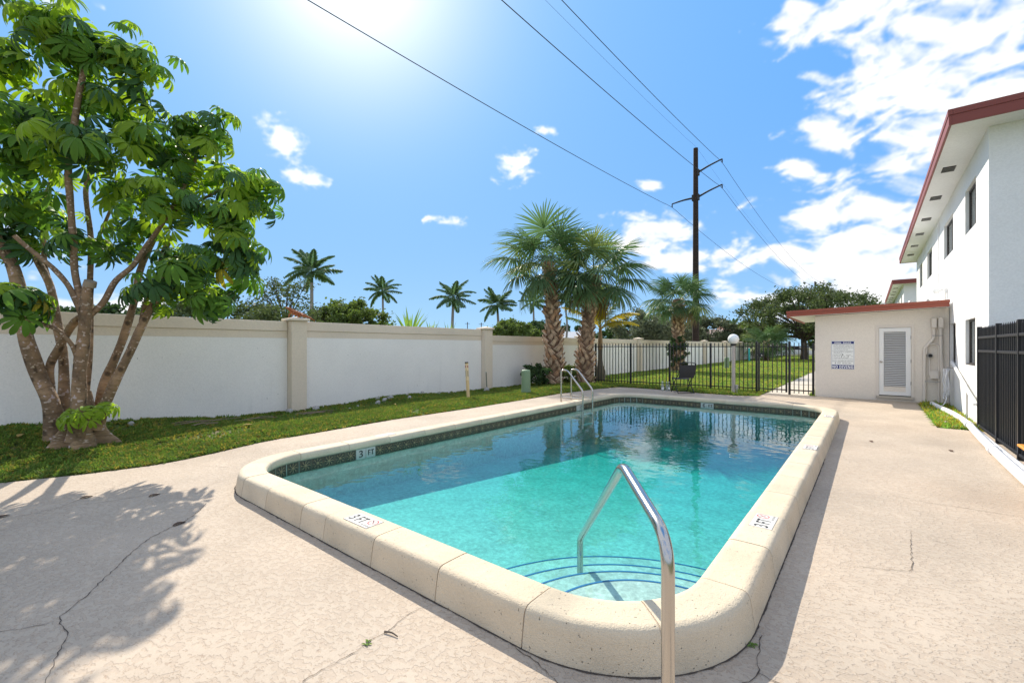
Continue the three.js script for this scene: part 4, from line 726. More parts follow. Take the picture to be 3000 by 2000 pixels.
// feather leaf
function feather(seed, L, pairs, leaflet, droop, w = 0.022, vee = 0.35) {
  const r = rng(seed), pos = [], idx = [], c = (t) => V(L * t * (1 - 0.12 * t * t * droop), L * (0.16 * t - 0.5 * droop * t * t), 0);
  for (let i = 0; i <= 8; i++) { const p = c(i / 8), k = mix(0.022, 0.005, i / 8), b = pos.length / 3; pos.push(p.x, p.y, p.z - k, p.x, p.y + k, p.z, p.x, p.y, p.z + k); if (i < 8) idx.push(b, b + 1, b + 3, b + 3, b + 1, b + 4, b + 1, b + 2, b + 4, b + 4, b + 2, b + 5); }
  for (let i = 0; i < pairs; i++) for (const s of [-1, 1]) {
    const t = mix(0.14, 0.99, (i + r() * 0.5) / pairs), p = c(t), tan = c(t + 0.01).sub(p).normalize(), k = Math.sin(PI * Math.min(1, t * 0.9 + 0.12)) ** 0.6;
    const dir = V(0, 0, s).multiplyScalar(1).addScaledVector(tan, 0.55 + 0.5 * t).add(V(0, vee + (r() - 0.5) * 0.5, 0)).normalize();
    blade(pos, idx, p, dir, V(0, 1, 0), leaflet * k * (0.85 + 0.3 * r()), w, 1.0 + r() * 0.5, 0.3, 3, 0.3);
  }
  return geoFrom(pos, null, idx);
}
{ // bottle-footed palm behind the fence
  const x = -8.95, z = -17.15, t = thing('spindle_palm', 'young palm with a bulbous trunk foot and yellowing feather leaves behind the fence', 'palm tree', [x, landY(x, z) - 0.02, z]), r = rng(61);
  part('trunk', uvm(new THREE.LatheGeometry([[0.15, 0], [0.19, 0.1], [0.235, 0.28], [0.22, 0.48], [0.13, 0.72], [0.1, 0.95], [0.095, 1.25], [0.1, 1.4]].map((p) => new THREE.Vector2(...p)), 22)), std({ color: rgb(0.17, 0.15, 0.12), bumpMap: barkBump, bumpScale: 0.01, roughness: 0.9 }), t);
  part('crownshaft', put(new THREE.LatheGeometry([[0.1, 1.38], [0.11, 1.5], [0.09, 1.9], [0.06, 2.3], [0.03, 2.45]].map((p) => new THREE.Vector2(...p)), 16)), std({ color: rgb(0.3, 0.2, 0.1), roughness: 0.7 }), t);
  const f = [feather(610, 2.0, 40, 0.42, 0.75, 0.03), feather(611, 1.8, 36, 0.4, 0.4, 0.03), feather(612, 2.0, 40, 0.42, 1.05, 0.03)];
  for (let i = 0; i < 14; i++) { const m = part('feather_leaf', f[i % 3], M.yellowPalm[i % 3 === 1 || i > 8 ? 1 : 0], t), a = i * 2.4 + 0.6; m.position.set(0.03 * Math.cos(a), 2.2 + 0.02 * i, 0.03 * Math.sin(a)); m.rotation.set((r() - 0.5) * 0.6, -a, 0.35 + 0.1 * i * (i > 7 ? 1 : 0.6), 'YZX'); }
}
{ // royal palms beyond the wall
  const f = [feather(620, 3.3, 38, 0.85, 0.85, 0.07, 0.3), feather(621, 3.1, 38, 0.8, 0.45, 0.07, 0.4), feather(622, 3.3, 38, 0.85, 1.25, 0.07, 0.1)];
  for (const [x, z, h, s, i] of [[-54.65, -27.94, 11.0, 1.15, 0], [-63.89, -44.89, 10.9, 1.05, 1], [-45.2, -43.22, 8.4, 1.08, 2], [-44.92, -52.43, 8.0, 1.1, 3], [-50.01, -68.85, 10.0, 1.05, 4], [-45.25, -72.68, 10.1, 1.0, 5], [-21.6, -98, 5.6, 0.7, 6]]) {
    const t = thing('royal_palm', ['tall royal palm beside the thinly leaved tree beyond the wall', 'royal palm rising from behind the dense dark spreading tree', 'royal palm standing behind the spiky sword leaved plants', 'royal palm behind the pillar nearest the cabbage palms', 'royal palm just beside the trunk of the tallest cabbage palm', 'royal palm half hidden behind the two cabbage palm trunks', 'small dark palm in front of far houses beyond the wall'][i], 'palm tree', [x, 0, z], 0, i < 6 ? 'royal palms in a row beyond the wall' : undefined), r = rng(630 + i);
    part('trunk', limb([[(r() - 0.5) * 0.9, -0.1, (r() - 0.5) * 0.9], [0.1 + (r() - 0.5) * 0.5, h * 0.5, 0], [0, h - 1.2 * s, 0]], 0.24 * s, 0.16 * s, 10, 10), M.trunkGrey, t);
    part('crownshaft', limb([[0, h - 1.3 * s, 0], [0, h - 0.6 * s, 0], [0, h + 0.1, 0]], 0.17 * s, 0.06 * s, 6, 10), M.royal, t);
    for (let k = 0; k < 18; k++) { const m = part('feather_leaf', f[(k + i) % 3], M.royal, t), a = k * 2.4 + i * 1.7 + r() * 0.5; m.position.set(0, h - 0.1, 0); m.rotation.set((r() - 0.5) * 0.8, -a, mix(1.25, -0.45, (k + 0.5) / 18) + (r() - 0.5) * 0.3, 'YZX'); m.scale.setScalar(s * (0.85 + r() * 0.3)); }
  }
}
// broad-leaved trees and bushes: limbs, and leaves spread through clumps
function leafCloud(clumps, per, size, seed, long = 1.8) {
  const r = rng(seed), pos = [];
  for (const [x, y, z, R] of clumps) for (let i = 0; i < per; i++) {
    const a = r() * 6.283, c = 2 * r() - 1, q = Math.sqrt(1 - c * c), e = R * Math.pow(r(), 0.6) * (r() < 0.15 ? 1.6 : 1), px = x + q * Math.cos(a) * e, py = y + c * e * 0.75, pz = z + q * Math.sin(a) * e;
    const u = V(r() - 0.5, (r() - 0.5) * 0.8, r() - 0.5).normalize(), w = V(r() - 0.5, r() - 0.5, r() - 0.5).cross(u).normalize(), L = size * (0.6 + 0.8 * r()) * long / 2, k = size * (0.6 + 0.8 * r()) / 2;
    const A = [px - u.x * L, py - u.y * L, pz - u.z * L], B = [px + w.x * k, py + w.y * k, pz + w.z * k], C = [px + u.x * L, py + u.y * L, pz + u.z * L], D = [px - w.x * k, py - w.y * k, pz - w.z * k];
    pos.push(...A, ...B, ...C, ...A, ...C, ...D);
  }
  return geoFrom(pos);
}
function tree(name, label, [x, z], h, [rx, ry], per, size, mat, seed, opt = {}) {
  const { trunk = 0.16, group, low = 0.25, y0 = 0, kind = 'tree', rad = 0.17 } = opt, clumps = Math.round((opt.clumps ?? 26) * 2.2), r = rng(seed), t = thing(name, label, kind, [x, y0, z], 0, group), cl = [], limbs = [];
  const cy = h - ry;
  for (let i = 0; i < clumps; i++) { const a = r() * 6.283, c = r() * 1.8 - 0.8, q = Math.sqrt(Math.max(0, 1 - c * c)), e = 0.3 + 0.7 * Math.sqrt(r()); cl.push([Math.cos(a) * q * rx * e, Math.max(low, cy + c * ry * e), Math.sin(a) * q * rx * e, Math.min(rx, ry) * (rad + 0.22 * r())]); }
  const fork = Math.max(0.3, Math.min(cy - ry * 0.5, h * 0.3));
  if (trunk) {
    part('trunk', limb([[0, -0.1, 0], [0.06, fork * 0.6, 0.03], [0, fork, 0], [0.1, cy, 0.1]], trunk * 1.3, trunk * 0.45, 12, 9), M.trunkDark, t);
    cl.forEach((c, i) => { if (i % 2 === 0) limbs.push(limb([[0, fork * (0.8 + 0.4 * r()), 0], [c[0] * 0.35, mix(fork, c[1], 0.55), c[2] * 0.35], [c[0], c[1], c[2]], [c[0] * 1.15, c[1] + c[3] * 0.6, c[2] * 1.15]], trunk * 0.4, trunk * 0.06, 8, 6)); });
    part('limbs', merge(limbs), M.trunkDark, t);
  }
  part('crown', leafCloud(cl, Math.round(per * 0.42), size, seed + 1), mat, t);
  return t;
}
tree('bare_tree', 'thinly leaved tree with dark bare branches beside the tall royal palm', [-32.7, -14.8], 6.9, [2.4, 2.9], 110, 0.11, M.tree[1], 701, { clumps: 34, trunk: 0.17, rad: 0.2 });
tree('spreading_tree', 'dense dark green spreading tree behind the wall between two royal palms', [-36.1, -22.3], 5.5, [3.7, 1.9], 620, 0.16, M.tree[3], 702, { clumps: 34, trunk: 0.2 });
tree('hedge_bush', 'broad dark bush behind the wall under the thinly leaved tree', [-31.5, -10.6], 4.9, [4.4, 2.3], 520, 0.14, M.tree[1], 703, { clumps: 34, trunk: 0.12 });
tree('hedge_bush', 'low bush seen over the wall through the umbrella tree trunks', [-46, -7.5], 5.0, [7, 2.2], 420, 0.2, M.tree[0], 704, { clumps: 30, trunk: 0.12 });
tree('round_bush', 'rounded yellow green bush beyond the wall at the row of royal palms', [-37.7, -46.7], 5.0, [3.6, 2.0], 520, 0.2, M.tree[3], 705, { clumps: 28, trunk: 0.14 });
tree('round_bush', 'dark low bush beyond the wall behind the yellow green one', [-42, -60], 5.2, [4.6, 2.3], 460, 0.24, M.tree[0], 706, { clumps: 28, trunk: 0.14 });
tree('scrub_tree', 'grey green scrub tree behind the wall left of the lawn palm', [-16.4, -40.4], 4.9, [3.3, 2.2], 330, 0.14, M.tree[2], 707, { clumps: 34, trunk: 0.1 });
tree('scrub_tree', 'grey green scrub tree behind the wall beside the utility pole', [-15.6, -46.2], 4.8, [2.9, 2.1], 300, 0.15, M.tree[2], 708, { clumps: 32, trunk: 0.1 });
tree('scrub_tree', 'grey green scrub tree behind the wall right of the utility pole', [-14.6, -55], 4.9, [3.6, 2.0], 320, 0.16, M.tree[2], 709, { clumps: 32, trunk: 0.1 });
tree('broad_tree', 'broad olive green tree spreading over the lawn behind the pump house', [-5.6, -57.4], 7.9, [6.6, 3.0], 470, 0.15, M.tree[1], 710, { clumps: 56, trunk: 0.3, low: 2.4, rad: 0.2 });
tree('lawn_tree', 'small light green tree at the far end of the lawn', [-13, -74], 5.6, [3.6, 2.6], 420, 0.24, M.tree[3], 711, { clumps: 26, trunk: 0.16 });
tree('lawn_tree', 'dark round tree behind the parked cars', [-3, -96], 7.4, [7, 3.6], 420, 0.34, M.tree[0], 712, { clumps: 30, trunk: 0.3 });
tree('lawn_tree', 'dark wide tree behind the far row of royal palms', [-62, -92], 7.4, [12, 3.4], 420, 0.4, M.tree[0], 713, { clumps: 40, trunk: 0.25 });
tree('lawn_tree', 'dark tree standing between the spindle palm and the far lawn', [-36, -84], 6.2, [9, 2.8], 420, 0.36, M.tree[0], 714, { clumps: 36, trunk: 0.25 });
tree('vine', 'leafy green vine climbing the foot of the lawn palm', [-9.0, -27.2], 2.3, [0.55, 1.2], 190, 0.08, M.tree[0], 715, { clumps: 22, trunk: 0.02, low: 0.1, kind: 'vine' });
tree('shrub', 'small dark leafy shrub at the foot of the tallest cabbage palm', [-9.75, -13.55], 0.85, [0.5, 0.42], 130, 0.07, M.tree[0], 716, { clumps: 16, trunk: 0.015, low: 0.12, kind: 'shrub', y0: landY(-9.75, -13.55) });
tree('shrub', 'small pale flowered shrub between the two cabbage palms', [-8.95, -14.75], 0.75, [0.35, 0.36], 110, 0.06, M.tree[3], 717, { clumps: 14, trunk: 0.012, low: 0.12, kind: 'shrub', y0: landY(-8.95, -14.75) });
// sword-leaved plants just behind the wall
{
  const rosette = (seed, n, L, w) => { const r = rng(seed), pos = [], idx = []; for (let i = 0; i < n; i++) { const a = i * 2.4 + r() * 0.4, el = mix(1.45, 0.45, i / n); blade(pos, idx, V(0.04 * Math.cos(a), 0, 0.04 * Math.sin(a)), V(Math.cos(a) * Math.cos(el), Math.sin(el), Math.sin(a) * Math.cos(el)), V(-Math.cos(a) * 0.3, 1, -Math.sin(a) * 0.3), L * (0.75 + 0.35 * r()), w, 0.25 + r() * 0.3, 0.45, 4, 0.25); } return geoFrom(pos, null, idx); };
  const ros = [rosette(720, 30, 1.15, 0.045), rosette(721, 26, 1.0, 0.04)];
  [[-11.75, -9.3, 1.72, 1.0, 0, 'large spiky sword leaved plant rising behind the wall'], [-11.9, -10.35, 1.6, 0.9, 1, 'spiky sword leaved plant leaning beside the larger one behind the wall'], [-11.7, -11.0, 1.62, 0.85, 1, 'spiky sword leaved plant behind the wall next to a pillar'], [-11.4, -6.35, 1.62, 0.5, 1, 'few sword leaf tips just showing over the wall'], [-11.4, -7.1, 1.6, 0.42, 0, 'two pale leaf tips just showing over the wall']].forEach(([x, z, y, s, k, label]) => {
    const t = thing('spiky_plant', label, 'plant', [x, 0, z]);
    part('stem', limb([[0, -0.02, 0], [0.03, y * 0.5, 0], [0, y, 0]], 0.06, 0.05, 8, 8), M.trunkDark, t);
    const m = part('leaf_rosette', ros[k], M.spiky, t); m.position.y = y - 0.02; m.scale.setScalar(s);
  });
}
// ground cover and lawns: nobody could count it
{
  const tuft = (seed, n, h, w) => { const r = rng(seed), pos = [], idx = []; for (let i = 0; i < n; i++) { const a = i * 2.4 + r(), el = 0.35 + r() * 0.95; blade(pos, idx, V((r() - 0.5) * 0.03, 0, (r() - 0.5) * 0.03), V(Math.cos(a) * Math.cos(el), Math.sin(el), Math.sin(a) * Math.cos(el)), V(0, 1, 0.01), h * (0.7 + 0.6 * r()), w, 0.5, 0.3, 2, 0.5); } return geoFrom(pos, null, idx); };
  const grow = (name, label, geo, n, spot, seed, colour) => {
    const r = rng(seed), m = new THREE.InstancedMesh(geo, M.grassBlade, n), d = new THREE.Object3D(), c = new THREE.Color(); let i = 0;
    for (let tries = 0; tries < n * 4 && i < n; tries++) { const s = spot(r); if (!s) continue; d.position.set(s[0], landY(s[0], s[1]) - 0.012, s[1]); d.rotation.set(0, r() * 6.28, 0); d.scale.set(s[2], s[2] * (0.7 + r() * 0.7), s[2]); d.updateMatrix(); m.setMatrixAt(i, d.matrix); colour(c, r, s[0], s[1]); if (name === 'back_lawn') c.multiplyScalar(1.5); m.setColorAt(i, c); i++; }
    m.count = i; m.name = name; m.castShadow = m.receiveShadow = true; tag(m, label, null, null, 'stuff'); scene.add(m);
  };
  const tone = (c, r, x, z) => { const k = 0.7 + 0.5 * r() + 0.25 * IN.noise(x * 1.3, 3, z * 1.3), dry = r() < 0.2 ? 1 : 0; c.setRGB(k * (dry ? 2.4 : 0.9 + 0.4 * r()), k * (dry ? 1.2 : 1), k * (dry ? 1.3 : 0.8)); };
  const free = (x, z) => !inside(DECK, x, z) && !(x > -2.68 && x < -1.42 && z < -16.2);
  const bare = (x, z) => IN.noise(x * 0.9 + 4, 1, z * 0.9) + 0.6 * IN.noise(x * 2.7, 7, z * 2.7) + (x < -9.4 ? 0.35 : 0) > 0.32;
  grow('ground_cover', 'low green weedy ground cover between the wall and the deck', tuft(801, 8, 0.05, 0.009), 62000, (r) => { const z = 3 - 16.6 * Math.pow(r(), 0.9), x = -10.6 + 4.3 * r(); return free(x + 0.04, z) && !(bare(x, z) && r() < 0.85) ? [x, z, 0.75 + r() * 0.6] : null; }, 811, tone);
  grow('front_lawn', 'strip of grass between the pool deck and the picket fence', tuft(802, 8, 0.055, 0.009), 16000, (r) => { const x = -10.5 + 9.2 * r(), z = -13.5 - 3.3 * r(); return free(x, z) && !inside(DECK, x, z + 0.03) ? [x, z, 0.9 + r() * 0.6] : null; }, 812, tone);
  grow('back_lawn', 'sunlit mown lawn behind the picket fence', tuft(803, 9, 0.075, 0.014), 60000, (r) => { const z = -16.6 - 62 * Math.pow(r(), 1.7), x = -10.55 + 12 * r(); return free(x, z) && !(x > -1.35 && z > -20.2) && x < 1.5 ? [x, z, (1.0 + r() * 0.6) * (1 + (-16 - z) * 0.025)] : null; }, 813, tone);
  grow('weed_patch', 'weeds and dry grass beside the building wall', tuft(804, 9, 0.07, 0.008), 800, (r) => { const x = 0.98 + 0.62 * r(), z = -11.4 - 4.8 * r(); return free(x, z) && r() < 0.7 ? [x, z, 0.7 + r() * 0.8] : null; }, 814, (c, r) => { const k = 0.8 + r(); c.setRGB(k * (r() < 0.5 ? 2.6 : 1.2), k * 1.3, k); });
}

// ---------------------------------------------------------------- utility poles and wires
function utilityPole(label, x, z, h, near) {
  const t = thing('utility_pole', label, 'utility pole', [x, 0, z]);
  part('pole', uvm(limb([[0, -0.3, 0], [0, h * 0.5, 0], [0, h, 0]], near ? 0.29 : 0.24, near ? 0.19 : 0.17, 8, 16)), M.poleWood, t);
  for (const [dx, y, dy] of near ? [[2.1, h - 2.1, 0.65], [2.1, h - 4.2, 0.65], [-2.0, h - 4.2, -0.15]] : [[1.9, h - 0.9, 0.5], [-1.8, h - 2.6, 0.1]]) {
    const s = Math.sign(dx), arm = part('insulator_arm', limb([[0.17 * s, y, 0], [dx * 0.5, y + dy * 0.45 + 0.05, 0], [dx, y + dy, 0]], 0.085, 0.055, 10, 10), M.black, t);
    part('arm_bracket', box(0.14, 0.5, 0.3, 0.22 * s, y, 0), M.black, arm); part('wire_clamp', rod([dx, y + dy, 0], [dx, y + dy - 0.3, 0], 0.05, 8), M.black, arm);
  }
  return t;
}
{
  const H = 18.4, x = -11.6, z = -39.5, far = -133;
  utilityPole('tall dark utility pole with three insulator arms rising behind the wall', x, z, H, true);
  utilityPole('distant utility pole with an angled arm above the broad tree', -10.6, far, 17.6, false);
  for (const [px, pz, h] of [[-95, -103, 9], [-104, -106, 9.6], [-82, -112, 9.2]]) {
    const t = thing('street_pole', 'thin far utility pole with a short cross arm beyond the royal palms', 'utility pole', [px, 0, pz], 0, 'thin far utility poles');
    part('pole', rod([0, -0.1, 0], [0, h, 0], 0.13, 8), M.trunkDark, t); part('cross_arm', box(1.6, 0.12, 0.12, 0, h - 0.5, 0, 0, 0.7), M.trunkDark, t);
  }
  const wire = (label, X, y1, r, sagNear, Xf, yf) => {
    const pts = [], zn = 54;
    for (let i = 0; i <= 48; i++) { const q = i / 48, zz = mix(zn, z, q); pts.push(V(X, y1 - sagNear * 4 * q * (1 - q), zz)); }
    for (let i = 1; i <= 24; i++) { const q = i / 24; pts.push(V(mix(X, Xf, q), mix(y1, yf, q) - 2.0 * 4 * q * (1 - q), mix(z, far, q))); }
    single('power_line', limb(pts, r, r, 150, 6), M.black, label, 'wire');
  };
  wire('power line clamped to the single left arm of the tall pole', x - 2.0, H - 4.65, 0.017, 1.66, -12.6, 15.2);
  wire('power line clamped to the lower right arm of the tall pole', x + 2.1, H - 3.85, 0.017, 1.9, -8.9, 15.4);
  wire('power line clamped to the upper right arm of the tall pole', x + 2.1, H - 1.75, 0.017, 1.9, -8.7, 16.9);
  wire('thinnest power line running from the very top of the tall pole', x + 0.1, H + 0.0, 0.006, 1.6, -10.6, 17.5);
}
// ---------------------------------------------------------------- small things round the pool
{ // folding chair by the fence, facing the wall
  const t = thing('folding_chair', 'black folding sling chair with armrests at the deck edge by the fence', 'chair', [-4.3, deckY(-4.3, -13.45), -13.45], PI - 0.75);
  const r = 0.0125, sling = std({ color: rgb(0.03, 0.03, 0.033), roughness: 0.75 });
  for (const z of [-0.25, 0.25]) {
    part('front_leg', limb([[-0.17, 0.0, z], [0.03, 0.22, z], [0.21, 0.43, z]], r, r, 8, 8), M.iron, t);
    part('back_leg', limb([[0.27, 0.0, z], [0.02, 0.37, z], [-0.2, 0.6, z], [-0.25, 0.88, z]], r, r, 12, 8), M.iron, t);
    part('armrest', rbox(0.4, 0.022, 0.04, 0.008, 0.0, 0.62, z), M.iron, t);
    part('arm_post', rod([0.17, 0.42, z], [0.13, 0.61, z], r, 8), M.iron, t);
  }
  part('top_bar', limb([[-0.25, 0.87, -0.25], [-0.262, 0.9, -0.12], [-0.264, 0.905, 0], [-0.262, 0.9, 0.12], [-0.25, 0.87, 0.25]], r, r, 12, 8), M.iron, t);
  for (const [x, y] of [[-0.16, 0.012], [0.26, 0.012], [0.02, 0.2]]) part('stretcher', rod([x, y, -0.25], [x, y, 0.25], 0.01, 8), M.iron, t);
  const strip = (P) => { const pos = [], idx = []; P.forEach(([x, y], i) => { for (const z of [-0.24, 0.24]) pos.push(x, y, z); for (const z of [-0.24, 0.24]) pos.push(x + 0.006, y - 0.006, z); if (i) { const a = i * 4 - 4, b = i * 4; idx.push(a, a + 1, b, b, a + 1, b + 1, a + 2, b + 2, a + 3, b + 2, b + 3, a + 3); } }); return geoFrom(pos, null, idx); };
  part('seat', strip([[0.22, 0.44], [0.1, 0.415], [-0.02, 0.405], [-0.14, 0.42]]), sling, t); part('backrest', strip([[-0.15, 0.45], [-0.2, 0.56], [-0.235, 0.68], [-0.25, 0.83]]), sling, t);
}
for (const [i, [x, z]] of [[-5.0, -13.62], [-4.93, -13.5], [-4.83, -13.55], [-4.79, -13.62]].entries()) {
  const t = thing('glass_bottle', 'empty clear glass bottle standing by the black folding chair', 'bottle', [x, deckY(x, z), z], 0, 'bottles beside the folding chair');
  part('bottle_body', new THREE.LatheGeometry([[0, 0], [0.034, 0.002], [0.036, 0.02], [0.036, 0.14], [0.028, 0.18], [0.014, 0.21], [0.013, 0.26], [0.016, 0.265]].map((p) => new THREE.Vector2(...p)), 16), phy({ color: rgb(0.8, 0.84, 0.84), transmission: 0.85, roughness: 0.05, thickness: 0 }), t); part('bottle_cap', cyl(0.016, 0.015, 0.016, 0, 0.272, 0, 12), M.whitePaint, t); if (i % 2) part('bottle_label', new THREE.CylinderGeometry(0.0365, 0.0365, 0.07, 16, 1, true).translate(0, 0.08, 0), M.whitePaint, t);
}
{
  const x = -3.25, z = -14.85, t = thing('lamp_post', 'grey post lamp with a white glass globe in front of the fence', 'lamp', [x, landY(x, z) - 0.03, z]);
  part('post', cyl(0.052, 0.045, 1.5, 0, 0.75, 0, 20), std({ color: rgb(0.42, 0.38, 0.35), roughness: 0.7 }), t);
  part('globe', put(new THREE.SphereGeometry(0.158, 32, 24), 0, 1.69, 0), phy({ color: rgb(0.85, 0.85, 0.83), roughness: 0.35, clearcoat: 0.5 }), t);
  part('globe_fitter', put(new THREE.LatheGeometry([[0.05, 0], [0.085, 0.02], [0.085, 0.06], [0.07, 0.065]].map((p) => new THREE.Vector2(...p)), 20), 0, 1.49, 0), M.black, t);
  part('outlet_box', rbox(0.07, 0.13, 0.06, 0.008, 0.1, 0.24, 0.02), M.galv, t); part('outlet_pipe', rod([0.1, -0.05, 0.02], [0.1, 0.2, 0.02], 0.012, 8), M.galv, t);
}
{
  const x = -8.45, z = -8.65, t = thing('marker_post', 'yellow tan warning marker post with black cap and printed stickers on the grass', 'marker post', [x, landY(x, z) - 0.05, z], 0);
  t.rotation.set(0, 0.7, 0.05);
  part('post_tube', cyl(0.044, 0.044, 1.0, 0, 0.5, 0, 20), std({ color: rgb(0.75, 0.53, 0.27), roughness: 0.55 }), t);
  part('post_cap', cyl(0.048, 0.046, 0.035, 0, 1.01, 0, 20), M.black, t);
  const tex = canvasTex(256, 512, (c, w, h) => { c.fillStyle = '#e9cfa6'; c.fillRect(0, 0, w, h); for (const ox of [0, 64, 128, 192]) { c.fillStyle = '#9c1f2c'; c.beginPath(); c.ellipse(ox + 32, 60, 17, 38, 0, 0, 7); c.fill(); c.fillStyle = '#26190f'; c.save(); c.translate(ox + 32, 290); c.rotate(-PI / 2); c.font = 'bold 40px sans-serif'; c.textAlign = 'center'; c.textBaseline = 'middle'; c.fillText('WARNING', 0, -10, 330); c.font = '17px sans-serif'; c.fillText('BURIED CABLE  CALL BEFORE DIGGING', 0, 18, 330); c.restore(); } });
  part('sticker', new THREE.CylinderGeometry(0.0455, 0.0455, 0.42, 24, 1, true).translate(0, 0.74, 0), std({ map: tex, roughness: 0.5 }), t);
}
for (const [x, z, label, s] of [[-7.75, -10.3, 'pale green plastic utility pedestal on the grass near the pool ladder', 1], [-7.5, -32.4, 'green plastic utility pedestal on the lawn behind the fence', 1.15]]) {
  const t = thing('utility_pedestal', label, 'utility box', [x, landY(x, z) - 0.03, z]); t.scale.setScalar(s);
  part('cover', uvm(new THREE.LatheGeometry([[0.145, 0], [0.145, 0.12], [0.132, 0.13], [0.128, 0.66], [0.115, 0.7], [0, 0.715]].map((p) => new THREE.Vector2(...p)), 24)), M.greenBox, t); part('lock_band', cyl(0.135, 0.135, 0.035, 0, 0.3, 0, 24), M.greenBox, t);
}
{ const x = -10.25, z = -11.4, t = thing('stake', 'thin grey green stake stuck in the grass against the wall pillar', 'stake', [x, landY(x, z) - 0.1, z]); part('shaft', rod([0, 0, 0], [-0.02, 0.72, 0.02], 0.02, 8), std({ color: rgb(0.2, 0.2, 0.15), roughness: 0.8 }), t); part('tip', cyl(0.022, 0.02, 0.02, -0.02, 0.725, 0.02, 8), M.galv, t); }
{ const x = -9.3, z = -49, t = thing('teal_post', 'bright teal marker post on the lawn near the wall', 'marker post', [x, 0, z]); part('shaft', cyl(0.09, 0.08, 1.35, 0, 0.67, 0, 14), std({ color: rgb(0.02, 0.42, 0.42), roughness: 0.5 }), t); part('cap', cyl(0.1, 0.09, 0.06, 0, 1.37, 0, 14), M.whitePaint, t); }
{ // stones along the wall foot
  const r = rng(91), m = [std({ color: rgb(0.42, 0.4, 0.37), bumpMap: stoneBump, bumpScale: 0.01, roughness: 0.95 }), std({ color: rgb(0.3, 0.28, 0.26), bumpMap: stoneBump, bumpScale: 0.01, roughness: 0.95 })];
  const geos = [0, 1, 2, 3].map((k) => { const g = new THREE.IcosahedronGeometry(1, 2), p = g.attributes.position; for (let i = 0; i < p.count; i++) { const v = V(p.getX(i), p.getY(i), p.getZ(i)), n = 1 + 0.4 * IN.noise(v.x * 1.3 + k * 9, v.y * 1.3, v.z * 1.3); p.setXYZ(i, v.x * n, v.y * n * 0.66, v.z * n * 0.8); } g.computeVertexNormals(); return uvm(g); });
  for (const [x, z, s] of [[-10.3, -4.75, 0.1], [-10.3, -5.36, 0.09], [-10.2, -7.0, 0.08], [-9.9, -7.2, 0.1], [-9.75, -6.9, 0.08], [-9.6, -6.6, 0.09], [-10.1, -7.9, 0.06], [-9.5, -7.5, 0.07], [-10.3, -8.6, 0.09], [-9.9, -8.9, 0.06], [-10.2, -9.6, 0.05], [-10.1, -11.2, 0.12], [-10.3, -11.45, 0.09], [-9.7, -6.1, 0.05], [-9.4, -5.7, 0.04], [-8.9, -4.2, 0.035], [-10.0, -1.9, 0.05]]) {
    const o = single('limestone_rock', geos[Math.floor(r() * 4)], m[r() < 0.7 ? 0 : 1], 'pale rubble stone lying in the ground cover by the wall', 'stone', 'rubble stones along the wall foot'); o.position.set(x, landY(x, z) + s * 0.25, z); o.scale.setScalar(s); o.rotation.set(r(), r() * 6, r());
  }
  for (let k = 0; k < 12; k++) { const x = 1.05 + r() * 0.5, z = -11.6 - r() * 3.6, o = single('limestone_rock', geos[k % 4], m[k % 2], 'grey rubble stone in the weeds beside the building wall', 'stone', 'rubble stones beside the building'); o.position.set(x, 0.0, z); o.scale.set(0.05 + r() * 0.07, 0.03 + r() * 0.02, 0.05 + r() * 0.07); o.rotation.y = r() * 6; }
}
